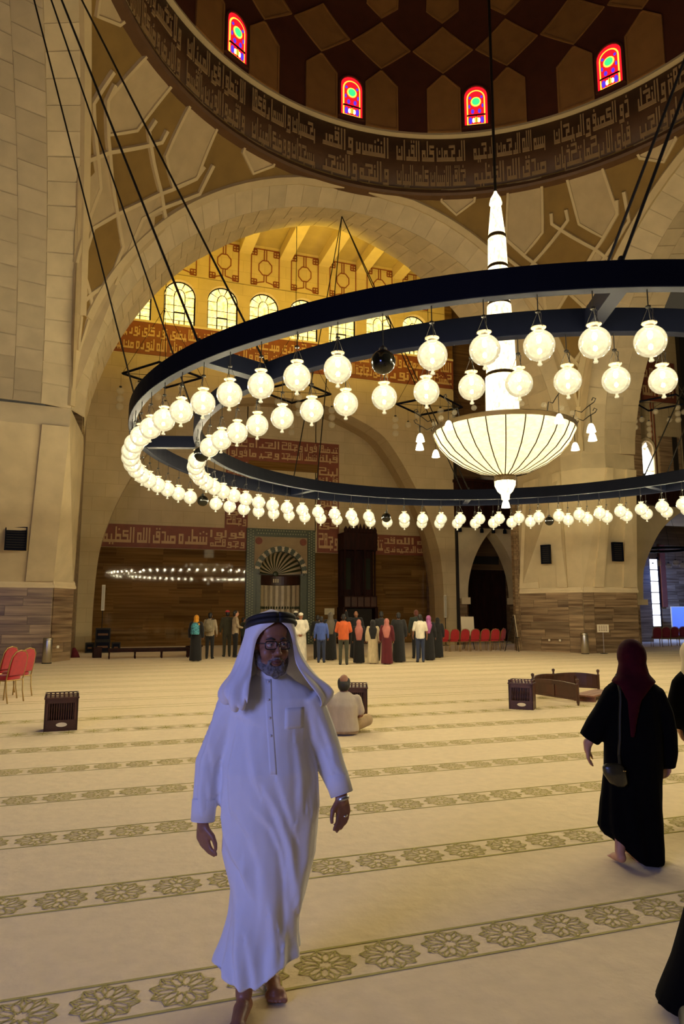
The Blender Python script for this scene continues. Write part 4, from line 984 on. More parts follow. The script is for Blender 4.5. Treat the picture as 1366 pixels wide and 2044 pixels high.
# ------------------------------------------------------------------ red banquet chairs
REDF = mat('red_velvet', (.36, .008, .012), .85, .15, 12., sheen=.3); GOLD = mat('gold_painted_tube', (.42, .28, .09), .35, metal=.7); WINE = mat('wine_velvet', (.16, .006, .02), .85, .15, 12., sheen=.2)
def make_chair(label, group, fab):
    t = empty('banquet_chair'); tag(t, label, 'chair', group)
    m = MB(); n = 24; pts = []
    for i in range(n): a = 2*math.pi*i/n; pts.append((.205*abs(math.cos(a))**.5*math.copysign(1, math.cos(a)), .21*abs(math.sin(a))**.5*math.copysign(1, math.sin(a))))
    m.loft([[(x*.96, y*.96, .42) for x, y in pts], [(x, y, .44) for x, y in pts], [(x, y, .475) for x, y in pts], [(x*.92, y*.92, .50) for x, y in pts]]); m.build('seat', fab, t, True)
    # front of the chair is +y, backrest leans to -y
    bp = [(-.2, .50), (.2, .50), (.205, .70), (.19, .84), (.12, .925), (0, .95), (-.12, .925), (-.19, .84), (-.205, .70)]
    ly = lambda zz: -.20-(zz-.45)*.22
    MB().prism(bp, lambda p: (p[0]*.95, ly(p[1])-.022, p[1]), lambda p: (p[0]*.95, ly(p[1])+.028, p[1])).build('backrest', fab, t, bevel=.012)
    fr = [(-.215, .40), (-.215, .70), (-.2, .85), (-.125, .94), (0, .965), (.125, .94), (.2, .85), (.215, .70), (.215, .40)]
    MB().tube([(x, ly(zz), zz) for x, zz in fr], .012, 6).build('back_frame', GOLD, t, True)
    for sx in (-1, 1):
        MB().tube([(sx*.19, .18, .43), (sx*.2, .2, .2), (sx*.205, .215, .0)], .0125, 6).build('leg', GOLD, t, True)
        MB().tube([(sx*.215, -.195, .44), (sx*.21, -.21, .2), (sx*.21, -.25, .0)], .0125, 6).build('leg', GOLD, t, True)
        MB().tube([(sx*.2, .18, .41), (sx*.21, -.19, .41)], .011, 6).build('seat_rail', GOLD, t)
    MB().tube([(-.2, .18, .41), (.2, .18, .41)], .011, 6).tube([(-.2, -.19, .41), (.2, -.19, .41)], .011, 6).build('cross_rail', GOLD, t)
    return t
def place(proto, loc, rz, label, first=[True]):
    o = copy_tree(proto); o.location = loc; o.rotation_euler = (0, 0, rz); o['label'] = label; return o
c0 = make_chair('red velvet banquet chair, nearest of the cluster at the left edge', 'red chairs at the left edge', REDF); c0.location = (-1.62, 14.95, 0); c0.rotation_euler = (0, 0, .95)
place(c0, (-1.55, 15.85, 0), .95, 'red velvet banquet chair just behind the nearest one at the left edge')
place(c0, (-2.15, 15.25, 0), .95, 'red velvet banquet chair half cut off by the left edge')
place(c0, (-1.95, 16.6, 0), .95, 'red velvet banquet chair farthest back in the cluster at the left edge')
for i in range(8):
    k = place(c0, (14.1+.48*i if i < 6 else (16.95 if i == 6 else 17.25), 27.75-.03*i if i < 6 else (27.9 if i == 6 else 28.5), 0), -.1 if i < 6 else (.5 if i == 6 else 1.2), 'red velvet banquet chair, %s from the left in the row before the doorway' % ORD[i])
    k['group'] = 'red chairs in the row before the pointed doorway'
cw = make_chair('dark red chair, first from the left under the right arch', 'dark red chairs under the right arch', WINE); cw.location = (25.95, 28.1, 0); cw.rotation_euler = (0, 0, -.5)
for i in range(1, 4): place(cw, (25.95+.78*i, 28.1+.25*i, 0), -.5, 'dark red chair, %s from the left under the right arch' % ORD[i])
# ------------------------------------------------------------------ wooden bookrest boxes
IVO = mat('ivory_inlay', (.78, .68, .45), .5)
def book_box(loc, rz, label, w=.45, h=.52, d=.30):
    t = empty('bookrest_box', loc, rz); tag(t, label, 'bookrest')
    m = MB(); zt = h*.86; th = .022
    m.box((-w/2, -d/2, 0), (w/2, -d/2+th, h*.30)); m.build('lower_panel', WOOD, t, bevel=.003)
    MB().box((-w/2, d/2-th, 0), (w/2, d/2, zt)).build('back_panel', WOOD, t)
    for s in (-1, 1): MB().box((s*w/2-(th if s > 0 else 0), -d/2, 0), (s*w/2+(th if s < 0 else 0), d/2, zt)).build('side_panel', WOOD, t)
    MB().box((-w/2-.01, -d/2-.012, zt), (w/2+.01, d/2+.012, zt+.022)).build('top_board', WOOD, t, bevel=.003)
    MB().box((-w/2, -d/2, h*.30), (-w/2+.05, -d/2+th, zt)).build('stile', WOOD, t); MB().box((w/2-.05, -d/2, h*.30), (w/2, -d/2+th, zt)).build('stile', WOOD, t)
    MB().box((-w/2, -d/2, zt-.06), (w/2, -d/2+th, zt)).build('front_rail', WOOD, t)
    n = 11
    for i in range(n):
        x = lerp(-w/2+.065, w/2-.065, i/(n-1)); MB().lathe([(.006, h*.3), (.011, h*.4), (.007, h*.5), (.011, h*.62), (.006, zt-.05)], 6, (x, -d/2+.012, 0)).build('spindle', WOOD, t)
    for i in range(8):
        x = lerp(-w/2+.012, w/2-.012, i/7)
        for yy in (-d/2+.01, d/2-.01): MB().box((x-.012, yy-.008, zt+.02), (x+.012, yy+.008, h-.012)).build('gallery_post', WOOD, t)
    for i in range(1, 4):
        for s in (-1, 1): MB().box((s*(w/2-.012)-.008, lerp(-d/2, d/2, i/4)-.012, zt+.02), (s*(w/2-.012)+.008, lerp(-d/2, d/2, i/4)+.012, h-.012)).build('gallery_post', WOOD, t)
    m = MB()
    for a, b in (((-w/2, -d/2), (w/2, -d/2+.02)), ((-w/2, d/2-.02), (w/2, d/2)), ((-w/2, -d/2), (-w/2+.02, d/2)), ((w/2-.02, -d/2), (w/2, d/2))): m.box((*a, h-.014), (*b, h))
    m.build('gallery_rail', WOOD, t)
    MB().prism(circ(0.01, h*.17, .075, .03, 16), lambda p: (p[0], -d/2+.005, p[1]), lambda p: (p[0], -d/2-.004, p[1])).build('oval_inlay', IVO, t)
    return t
book_box((-.46, 11.24, 0), .05, 'dark wooden bookrest box standing alone on the carpet at left')
book_box((4.02, 11.15, 0), -.35, 'dark wooden bookrest box in front of the seated man')
book_box((7.13, 11.0, 0), -.75, 'dark wooden bookrest box beside the low curved wooden enclosure', .42, .5)
# ------------------------------------------------------------------ low curved enclosure
en = empty('reading_enclosure', (8.9, 11.9, 0)); tag(en, 'low curved walnut enclosure with turned posts right of centre', 'enclosure')
E_ = lambda p: (p[0]-8.9, p[1]-11.9)
def epost(p):
    x, y = E_(p); MB().lathe([(.012, 0), (.02, .03), (.028, .06), (.028, .36), (.036, .37), (.02, .39), (.018, .41), (.034, .45), (.030, .475), (.0, .49)], 12, (x, y, 0)).build('post', WOOD, en, True)
def epanel(p, q, bow=0):
    n = 8; P = []
    for i in range(n+1):
        t = i/n; x = lerp(p[0], q[0], t); y = lerp(p[1], q[1], t); d = Vector((q[1]-p[1], p[0]-q[0])).normalized(); b = bow*4*t*(1-t); P.append((x+d.x*b, y+d.y*b))
    def wall(z0, z1, th, name, top=0):
        rings = []
        for i, c in enumerate(P):
            t0 = Vector(P[max(0, i-1)]); t1 = Vector(P[min(n, i+1)]); d = (t1-t0).normalized(); nn = Vector((-d.y, d.x))*th/2; c2 = Vector(E_(c)); zz = z1+top*4*(i/n)*(1-i/n)
            rings.append([(*(c2+nn), z0), (*(c2-nn), z0), (*(c2-nn), zz), (*(c2+nn), zz)])
        MB().loft(rings).build(name, WOOD, en)
    wall(.10, .34, .022, 'panel_board', .03); wall(.335, .375, .045, 'top_rail', .03); wall(.09, .125, .04, 'bottom_rail')
    c = Vector(E_(P[n//2])); MB().cbox((c.x, c.y, .22), (.05, .05, .22)).build('stile', WOOD, en)
PS = [(8.16, 12.2), (9.25, 13.05), (8.30, 11.0), (10.0, 12.55)]
for p in PS: epost(p)
epanel(PS[0], PS[2], 0); epanel(PS[0], PS[1], -.10); epanel(PS[1], PS[3], -.12)
bk = empty('low_bench', (9.25, 11.75, 0), .55); tag(bk, 'low reddish wooden bench inside the curved enclosure', 'bench'); RW = mat('reddish_wood', (.20, .075, .035), .5, .3, 6., (.3, 1, 1))
for i in range(3): MB().box((-.62, -.21+.14*i, .10), (.62, -.08+.14*i, .125)).build('plank', RW, bk)
for s in (-1, 1): MB().box((s*.5-.03, -.2, 0), (s*.5+.03, .2, .10)).build('foot', RW, bk)
# ------------------------------------------------------------------ far left furniture
lb = empty('long_bench', (1.8, 27.3, 0)); tag(lb, 'long low dark wooden bench standing at the foot of the bay', 'bench')
MB().box((-1.45, -.22, .30), (1.45, .22, .37)).build('seat_board', DWOOD, lb, bevel=.01)
MB().box((-1.42, -.2, .24), (1.42, -.17, .31)).box((-1.42, .17, .24), (1.42, .2, .31)).build('apron', DWOOD, lb)
for sx in (-1.4, -.5, .45, 1.4):
    for sy in (-.18, .18): MB().lathe([(.02, 0), (.03, .05), (.022, .15), (.035, .26)], 8, (sx, sy, 0)).build('leg', DWOOD, lb)
lb2 = empty('short_bench', (3.55, 28.1, 0), 1.2); tag(lb2, 'short dark wooden bench set across the end of the long bench', 'bench')
MB().box((-.55, -.2, .32), (.55, .2, .4)).build('seat_board', DWOOD, lb2); MB().box((-.5, -.17, 0), (-.4, .17, .34)).build('leg', DWOOD, lb2); MB().box((.4, -.17, 0), (.5, .17, .34)).build('leg', DWOOD, lb2)
o = empty('wooden_block', (-.02, 28.2, 0), .2); tag(o, 'dark upright wooden box on the carpet left of the long bench', 'box'); MB().box((-.15, -.12, 0), (.15, .12, .36)).build('carcass', DWOOD, o, bevel=.01); MB().box((-.16, -.13, .36), (.16, .13, .385)).build('lid', DWOOD, o)
o = empty('folded_rug', (-.78, 28.6, 0)); tag(o, 'maroon cloth bundle leaning behind the left pier', 'cloth'); MB().loft([[(-.16, -.1, 0), (.16, -.1, 0), (.16, .1, 0), (-.16, .1, 0)], [(-.14, -.08, .2), (.08, -.08, .2), (.08, .08, .2), (-.14, .08, .2)], [(-.12, -.05, .36), (-.02, -.05, .36), (-.02, .05, .36), (-.12, .05, .36)]]).build('fold', mat('maroon_cloth', (.10, .004, .012), .9), o, True)
def cabinet(loc, w, h, d, label, cat='speaker', name='speaker_cabinet'):
    o = empty(name, loc); tag(o, label, cat); MB().box((-w/2, -d/2, 0), (w/2, d/2, h)).build('cabinet', DARK, o, bevel=.01)
    MB().box((-w/2+.05, -d/2-.01, .06), (w/2-.05, -d/2, h-.06)).build('front_grille', BLACKM, o)
    MB().box((-w/2+.1, -d/2-.016, h*.42), (w/2-.1, -d/2-.009, h*.58)).build('brass_slot', mat('dull_brass', (.12, .05, .015), .5, metal=.5), o)
cabinet((.18, 31.6, 0), .62, .5, .45, 'dark cabinet at the bottom of the stack by the left wall', 'cabinet', 'amplifier_case'); cabinet((.18, 31.6, .5), .6, .52, .45, 'dark cabinet on top of the stack by the left wall', 'cabinet', 'amplifier_case')
cabinet((-.32, 31.7, 0), .36, .42, .4, 'low dark case left of the cabinet stack', 'cabinet', 'equipment_case'); cabinet((.72, 31.7, 0), .36, .42, .4, 'low dark case right of the cabinet stack', 'cabinet', 'equipment_case')
WHT = mat('white_enamel', (.72, .66, .5), .4)
def column_speaker(loc, h0, h1, lean, label):
    o = empty('column_speaker', loc); tag(o, label, 'speaker')
    MB().box((-.07, -.05, h0), (.07, .05, h1)).build('column', WHT, o, bevel=.01); MB().tube([(0, 0, .02), (0, 0, h0)], .02, 6).build('pole', DARK, o); MB().lathe([(.2, 0), (.2, .02), (.03, .04)], 16).build('base', DARK, o)
    MB().box((-.05, -.056, h0+.05), (.05, -.05, h1-.05)).build('grille', mat('pale_grey_mesh', (.5, .46, .36), .6), o)
column_speaker((.12, 32.1, 0), 1.75, 2.85, 0, 'slim white column speaker on a dark pole by the left wall')
column_speaker((16.75, 32.6, 0), 1.4, 2.55, 0, 'slim white column speaker at the right foot of the wide arch')
# ------------------------------------------------------------------ bins, signs, easels
def bin_(loc, label):
    o = empty('litter_bin', loc); tag(o, label, 'bin'); MB().lathe([(.14, 0), (.15, .02), (.15, .80), (.145, .82)], 28).build('drum', CHROME, o, True); MB().lathe([(.152, .76), (.158, .78), (.158, .83), (.10, .85), (.10, .82)], 28).build('lid', CHROME, o, True); MB().lathe([(.155, 0), (.155, .03), (.14, .03)], 24).build('foot_ring', DARK, o)
bin_((-1.58, 25.55, 0), 'brushed steel litter bin at the foot of the left pier'); bin_((18.75, 24.25, 0), 'brushed steel litter bin at the foot of the right pier')
o = empty('sign_stand', (19.6, 24.15, 0), -.3); tag(o, 'white notice board on a thin stand before the right pier', 'sign'); MB().tube([(0, 0, .02), (0, 0, .9)], .012, 6).build('pole', CHROME, o); MB().lathe([(.15, 0), (.15, .015), (.02, .03)], 16).build('base', DARK, o)
bo = MB().box((-.24, -.015, .86), (.24, .015, 1.18)).build('board', mat('white_board', (.75, .66, .48), .5), o); m = MB()
for r in range(4):
    for c in range(4): m.box((-.18+.095*c, -.02, .92+.06*r), (-.12+.095*c, -.015, .945+.06*r))
m.build('printed_lines', mat('brown_print', (.2, .1, .05), .7), bo)
def easel(loc, rz, bw, bh, label):
    o = empty('easel', loc, rz); tag(o, label, 'easel')
    for p, q in (((-.28, 0, 0), (-.05, .12, 1.55)), ((.28, 0, 0), (.05, .12, 1.55)), ((0, .55, 0), (0, .14, 1.5))): MB().tube([p, q], .016, 6).build('leg', DARK, o)
    MB().box((-.32, -.04, .58), (.32, .05, .61)).build('ledge', DARK, o)
    M = Matrix.Translation((0, .02, .62)) @ Matrix.Rotation(-.10, 4, 'X'); MB().box((-bw/2, -.01, 0), (bw/2, .01, bh), M).build('board', mat('cream_card', (.70, .60, .42), .7), o)
easel((16.0, 28.9, 0), -.15, .62, .86, 'easel holding a blank cream board behind the red chairs'); easel((17.2, 26.75, 0), 1.15, .5, .95, 'easel turned sideways at the end of the red chairs')
ub = empty('projection_screen', (33.9, 35.0, .25), -.5); tag(ub, 'pale blue panel leaning under the right arch behind the chairs', 'screen')
BLUE = mat('pale_blue_panel', (.30, .42, .85), .6); MB().box((-.2, 0, 0), (2.3, .05, 1.75)).build('panel', BLUE, ub); MB().box((-.24, -.02, -.03), (2.34, .06, .02)).box((-.24, -.02, 1.73), (2.34, .06, 1.78)).box((-.24, -.02, 0), (-.18, .06, 1.75)).build('frame', WHT, ub)
for i, (x, y, z_) in enumerate(((-1.28, 25.95, .52), (18.35, 26.0, .5), (18.6, 25.6, .5))):
    s = MB().cbox((0, 0, 0), (.09, .04, .09)).build('wall_socket', WHT, None, bevel=.01); s.location = (x, y-.09, z_) if i == 0 else (x-.09, y-.05, z_); s.rotation_euler = (0, 0, .5 if i == 0 else -1.05); tag(s, ['small white wall socket on the left pier base', 'small white wall socket on the right pier, the farther one', 'small white wall socket on the right pier, the nearer one'][i], 'socket')
# ------------------------------------------------------------------ people
def blob(name, parts, mt, parent, voxel=.018, smooth=4):
    """one continuous skin grown over tapered limbs and ellipsoids"""
    m = MB()
    for p in parts:
        if p[0] == 's': m.sphere(p[1], p[2], 14, 9, p[3] if len(p) > 3 else None)
        elif p[0] == 'c':
            a, b = Vector(p[1]), Vector(p[2]); m.tube([a, b], [p[3], p[4]], 12); m.sphere(a, p[3], 12, 8); m.sphere(b, p[4], 12, 8)
        elif p[0] == 'p':
            m.tube(p[1], p[2], 14)
        elif p[0] == 'l':                                   # elliptic loft: (z, cx, cy, rx, ry)
            m.loft([[(cx+rx*math.cos(2*math.pi*j/24), cy+ry*math.sin(2*math.pi*j/24), zz) for j in range(24)] for zz, cx, cy, rx, ry in p[1]])
    o = m.build(name, mt, parent, True)
    r = o.modifiers.new('skin', 'REMESH'); r.mode = 'VOXEL'; r.voxel_size = voxel; r.use_smooth_shade = True
    s = o.modifiers.new('relax', 'SMOOTH'); s.iterations = smooth; s.factor = .5
    return o
def cloth(name, c, var=.15, rough=.9): return mat(name, c, rough, var, 14., (1, 1, .4), bump=.25, sheen=.15)
SKL, SKM, SKD = mat('light_skin', (.48, .24, .14), .55, .06, 6.), mat('tan_skin', (.28, .12, .06), .55, .06, 6.), mat('dark_skin', (.10, .036, .020), .5, .08, 6.)
HAIR = mat('black_hair', (.008, .006, .005), .6, .3, 30., (1, 1, .2)); BLK = cloth('black_cloth', (.006, .005, .005)); SHOE = mat('dark_shoe', (.01, .008, .006), .6)
def person(px, py, h, rz, label, skin=SKM, kind='trousers', top=BLK, bottom=BLK, scarf=None, hair=HAIR, hat=None, arms='down', scarf_len=.25, wide=1.0):
    t = empty('person', (px, py, 0), rz); s = h/1.72; tag(t, label, 'person', 'visitors at the foot of the prayer niche')
    V = lambda x, y, z_: (x*s*wide, y*s, z_*s)
    L = lambda rows: [(zz*s, cx*s, cy*s, rx*s*wide, ry*s) for zz, cx, cy, rx, ry in rows]
    if arms == 'behind': el, wr, hd = (.25, -.06, 1.16), (.10, -.17, .98), (.03, -.19, .94)
    elif arms == 'front': el, wr, hd = (.24, .04, 1.14), (.14, .22, 1.08), (.06, .26, 1.08)
    elif arms == 'raised': el, wr, hd = (.34, .05, 1.40), (.36, .10, 1.66), (.37, .10, 1.74)
    else: el, wr, hd = (.245, -.01, 1.15), (.255, .05, .92), (.25, .07, .83)
    def arm_pts(sx, a=arms):
        e, w_, q = el, wr, hd
        if a == 'raised' and sx < 0: e, w_, q = (.24, .04, 1.14), (.14, .22, 1.08), (.06, .26, 1.08)
        if a == 'down': q = (q[0], q[1]+random.uniform(-.03, .03), q[2])
        return [(sx*.175, 0, 1.41), (sx*e[0], e[1], e[2]), (sx*w_[0], w_[1], w_[2]), (sx*q[0], q[1], q[2])]
    body = [('s', V(0, .02, 1.60), (.075*s, .095*s, .115*s)), ('s', V(0, .06, 1.555), (.055*s, .05*s, .06*s)), ('s', V(0, .115, 1.585), (.014*s, .02*s, .03*s)), ('s', V(.078, .01, 1.59), (.012*s, .02*s, .03*s)), ('s', V(-.078, .01, 1.59), (.012*s, .02*s, .03*s)), ('c', V(0, -.01, 1.42), V(0, .01, 1.54), .055*s, .05*s), ('l', L([(.88, 0, 0, .15, .10), (1.05, 0, 0, .135, .095), (1.25, 0, 0, .15, .105), (1.38, 0, -.005, .165, .10), (1.44, 0, -.01, .12, .07)]))]
    for sx in (-1, 1):
        A = arm_pts(sx); body += [('c', V(*A[0]), V(*A[1]), .047*s, .038*s), ('c', V(*A[1]), V(*A[2]), .037*s, .027*s), ('c', V(*A[2]), V(*A[3]), .028*s, .024*s), ('c', V(A[3][0]-sx*.02, A[3][1]+.02, A[3][2]+.03), V(A[3][0]-sx*.03, A[3][1]+.04, A[3][2]-.01), .012*s, .009*s)]
        for f in range(3): body.append(('c', V(A[3][0]+(f-1)*.014, A[3][1], A[3][2]), V(A[3][0]+(f-1)*.016-sx*.008, A[3][1]+.015, A[3][2]-.055), .009*s, .008*s))
        body += [('c', V(sx*.09, 0, .90), V(sx*.095, .01, .50), .078*s, .052*s), ('c', V(sx*.095, .01, .50), V(sx*.10, -.01, .08), .050*s, .036*s), ('c', V(sx*.10, -.02, .04), V(sx*.115, .13, .03), .038*s, .03*s)]
    blob('body', body, skin, t, .02*s)
    def sleeves(r, end=2, upto=1.0):
        out = []
        for sx in (-1, 1):
            A = arm_pts(sx); out.append(('c', V(*A[0]), V(*A[1]), (.062+r)*s, (.052+r)*s))
            if end == 2: e = [lerp(A[1][i], A[2][i], upto) for i in range(3)]; out.append(('c', V(*A[1]), V(*e), (.05+r)*s, (.04+r)*s))
        return out
    if kind in ('trousers', 'tee'):
        blob('shirt', [('l', L([(.84, 0, 0, .175, .125), (1.0, 0, 0, .165, .12), (1.2, 0, 0, .17, .125), (1.36, 0, 0, .185, .12), (1.44, 0, -.005, .14, .085), (1.49, 0, 0, .07, .065)]))]+sleeves(0, 2 if kind == 'trousers' else 1), top, t, .02*s)
        tr = [('l', L([(.80, 0, 0, .165, .12), (.95, 0, 0, .155, .115)]))]
        for sx in (-1, 1): tr += [('c', V(sx*.088, 0, .86), V(sx*.095, .01, .50), .092*s, .07*s), ('c', V(sx*.095, .01, .50), V(sx*.10, -.005, .07), .068*s, .056*s)]
        blob('trousers', tr, bottom, t, .02*s)
        for sx in (-1, 1): blob('shoe', [('c', V(sx*.10, -.03, .035), V(sx*.118, .14, .03), .045*s, .04*s)], SHOE, t, .014*s)
    else:                                            # ankle length robe
        blob('robe', [('l', L([(.03, 0, 0, .24, .19), (.10, 0, 0, .235, .185), (.45, 0, 0, .215, .165), (.85, 0, 0, .20, .145), (1.1, 0, 0, .18, .135), (1.34, 0, 0, .195, .13), (1.43, 0, -.005, .15, .09), (1.48, 0, 0, .07, .065)]))]+sleeves(.018), top, t, .02*s)
        for sx in (-1, 1): blob('shoe', [('c', V(sx*.09, .08, .03), V(sx*.10, .22, .03), .04*s, .035*s)], SHOE, t, .014*s)
    if scarf:
        k = scarf_len
        blob('headscarf', [('s', V(0, -.012, 1.615), (.105*s, .112*s, .135*s)), ('s', V(0, -.03, 1.50), (.095*s, .095*s, .12*s)), ('l', L([(1.42-k*1.5, 0, -.13, .02+k*.25, .03), (1.42-k*.6, 0, -.10, .11+k*.15, .06), (1.38, 0, -.03, .18, .115), (1.46, 0, -.02, .12, .1), (1.55, 0, -.03, .09, .09)]))], scarf, t, .02*s)
    elif hair:
        blob('hair', [('s', V(0, -.012, 1.635), (.084*s, .098*s, .096*s)), ('s', V(0, -.045, 1.58), (.076*s, .065*s, .09*s))], hair, t, .016*s)
    if hat: blob('cap', [('s', V(0, -.002, 1.665), (.092*s, .108*s, .07*s))], hat, t, .016*s)
    return t
CREAMC, WHITE, ORANGE, BLUEC = cloth('cream_cloth', (.52, .42, .24)), cloth('white_cloth', (.68, .62, .48)), cloth('orange_shirt', (.55, .10, .02)), cloth('blue_jumper', (.05, .09, .32))
JEANS, OLIVE, MAROON, PINK, PURP, ORH, GREYC, DKG = cloth('blue_jeans', (.02, .03, .07)), cloth('olive_cloth', (.035, .03, .012)), cloth('maroon_cloth_dress', (.09, .003, .008)), cloth('pink_scarf', (.42, .14, .11)), cloth('purple_scarf', (.32, .09, .24)), cloth('orange_scarf', (.62, .25, .01)), cloth('grey_stripe', (.10, .08, .055)), cloth('dark_green', (.012, .018, .010))
GJ = cloth('grey_green_jeans', (.045, .045, .025)); BEIGE2 = cloth('beige_shirt', (.34, .27, .17)); CHECK = cloth('checked_shirt', (.40, .30, .18), .4); REDC = cloth('red_cap', (.4, .02, .02)); BALD = mat('shaved_head', (.36, .17, .09), .5)
V0 = -YAW
person(3.21, 25.04, 1.57, V0, 'woman in orange headscarf and long black dress with patterned backpack', top=BLK, kind='robe', scarf=ORH, scarf_len=.12)
person(3.86, 26.21, 1.67, V0, 'dark-haired visitor in beige shirt and black trousers carrying a grey backpack', top=BEIGE2)
person(4.66, 27.2, 1.75, V0+.3, 'man in olive clothes and red cap behind the checked shirt', top=OLIVE, bottom=OLIVE, hat=REDC)
person(4.90, 26.78, 1.75, V0-1.2, 'man in checked shirt and dark trousers turned sideways', top=CHECK, bottom=BLK, skin=SKL, arms='front')
person(5.75, 29.6, 1.47, V0-.9, 'child in dark green standing left of the prayer niche', top=DKG, bottom=BLK)
person(7.05, 26.01, 1.73, V0, 'man in black with white cap behind the white robe', top=BLK, hat=WHITE)
person(6.55, 23.5, 1.66, V0, 'man in white robe and white skullcap with hands behind his back', top=WHITE, kind='robe', hair=None, hat=WHITE, arms='behind')
person(7.12, 22.95, 1.54, V0, 'dark-haired visitor in blue jumper and dark jeans', top=BLUEC, bottom=JEANS)
person(7.51, 24.67, 1.58, V0, 'dark-haired visitor in black behind the blue jumper', top=BLK)
person(7.83, 25.35, 1.38, V0, 'small visitor with pale headscarf half hidden in the group', top=BLK, kind='robe', scarf=CREAMC)
person(7.79, 24.01, 1.66, V0, 'visitor in grey striped wrap and long dark skirt', top=BLK, kind='robe', scarf=GREYC, scarf_len=.32)
person(7.53, 21.84, 1.62, V0, 'man in orange shirt and grey-green jeans with back turned', top=ORANGE, bottom=GJ, skin=SKM, wide=1.1, arms='front')
person(9.02, 24.74, 1.73, math.pi+V0, 'bald guide in black facing the group with one hand raised', top=BLK, kind='robe', hair=None, arms='raised', skin=SKM)
person(8.23, 22.3, 1.42, V0, 'woman in black robe with a long pink scarf down her back', top=BLK, kind='robe', scarf=PINK, scarf_len=.34)
person(8.59, 21.94, 1.42, V0, 'woman in cream robe with black pointed shawl', top=CREAMC, kind='robe', scarf=BLK, scarf_len=.30)
person(8.94, 21.58, 1.46, V0-.2, 'woman in maroon dress with pink headscarf', top=MAROON, kind='robe', scarf=PINK, scarf_len=.28)
person(9.4, 23.19, 1.71, V0, 'tall dark-haired man in black between cream and maroon dresses', top=BLK)
person(9.68, 22.31, 1.67, V0, 'dark-haired visitor in a long black gown beside the maroon dress', top=BLK, kind='robe')
person(10.37, 22.07, 1.61, V0, 'man in white t-shirt and blue jeans with back turned', top=WHITE, bottom=JEANS, kind='tee')
person(11.09, 22.88, 1.55, V0-.4, 'woman in black robe with purple headscarf right of the white t-shirt', top=BLK, kind='robe', scarf=PURP, scarf_len=.26)
person(12.01, 24.02, 1.47, V0, 'visitor all in black at the right end of the group', top=BLK, kind='robe', scarf=BLK)
person(11.08, 23.9, 1.76, V0, 'reddish-haired man in dark clothes behind the white t-shirt', top=DKG, bottom=BLK, hair=cloth('red_hair', (.09, .02, .01)))
def backpack(px, py, z_, s, mt, label):
    o = empty('backpack', (px, py, z_), V0); tag(o, label, 'backpack')
    blob('bag', [('l', [(0, 0, 0, .14*s, .075*s), (.05*s, 0, 0, .155*s, .085*s), (.28*s, 0, 0, .145*s, .08*s), (.38*s, 0, .01, .10*s, .06*s), (.41*s, 0, .02, .05*s, .03*s)]), ('s', (0, -.07*s, .12*s), (.10*s, .045*s, .09*s))], mt, o, .014)
    for sx in (-1, 1): MB().tube([(sx*.07*s, .05*s, .38*s), (sx*.10*s, .12*s, .43*s), (sx*.12*s, .2*s, .40*s)], .016*s, 6).build('strap', BLK, o)
backpack(3.14, 24.80, .92, 1.0, mat('teal_patterned_cloth', (.01, .06, .10), .8, 0, 22., col2=(.10, .42, .48), detail=1), 'teal patterned backpack on the woman in orange headscarf')
backpack(3.78, 25.97, .98, 1.1, cloth('grey_canvas', (.22, .18, .11)), 'grey canvas backpack on the visitor in the beige shirt')
# ------------------------------------------------------------------ seated man
t = empty('person', (3.28, 9.50, 0), V0-.05); tag(t, 'balding man in cream shirt sitting cross-legged on the carpet', 'person')
body = [('s', (0, .03, .70), (.078, .095, .115)), ('s', (0, .08, .66), (.05, .05, .06)), ('s', (0, .13, .69), (.014, .02, .03)), ('s', (.08, .02, .69), (.012, .02, .03)), ('s', (-.08, .02, .69), (.012, .02, .03)), ('c', (0, -.0, .52), (0, .02, .62), .06, .055), ('l', [(.06, 0, 0, .19, .13), (.2, 0, 0, .17, .12), (.38, 0, -.02, .18, .115), (.50, 0, -.01, .17, .09), (.55, 0, 0, .10, .07)])]
for sx in (-1, 1):
    body += [('c', (sx*.18, 0, .49), (sx*.235, .03, .27), .052, .042), ('c', (sx*.235, .03, .27), (sx*.14, .26, .20), .04, .03), ('c', (sx*.14, .26, .20), (sx*.10, .32, .19), .03, .02), ('c', (sx*.10, .10, .10), (sx*.32, .30, .16), .09, .07), ('c', (sx*.32, .30, .16), (-sx*.05, .42, .06), .06, .045), ('c', (-sx*.05, .42, .05), (-sx*.18, .40, .04), .04, .03)]
    for f in range(4): body.append(('c', (sx*.10-sx*.01*f, .32, .19+.012*(f-1.5)), (sx*.05-sx*.01*f, .37, .185+.012*(f-1.5)), .010, .008))
blob('body', body, SKM, t, .014)
SHIRT = cloth('cream_striped_shirt', (.50, .42, .30), .08)
blob('shirt', [('l', [(.055, 0, -.0, .215, .155), (.12, 0, -.0, .21, .15), (.25, 0, -.01, .19, .14), (.40, 0, -.025, .205, .135), (.50, 0, -.01, .19, .105), (.55, 0, 0, .12, .085), (.585, 0, 0, .07, .065)]), ('c', (.18, 0, .48), (.232, .02, .32), .068, .062), ('c', (-.18, 0, .48), (-.232, .02, .32), .068, .062)], SHIRT, t, .014)
KH = cloth('khaki_trousers', (.40, .28, .14))
blob('trousers', [('l', [(.02, 0, .02, .21, .15), (.10, 0, .02, .20, .145)]), ('c', (.10, .10, .11), (.32, .29, .16), .105, .085), ('c', (-.10, .10, .11), (-.32, .29, .16), .105, .085), ('c', (.32, .29, .15), (-.04, .41, .07), .075, .06), ('c', (-.32, .29, .15), (.04, .41, .07), .075, .06)], KH, t, .014)
blob('hair', [('s', (0, .0, .665), (.088, .088, .085)), ('s', (.06, .03, .70), (.032, .07, .07)), ('s', (-.06, .03, .70), (.032, .07, .07))], HAIR, t, .010)
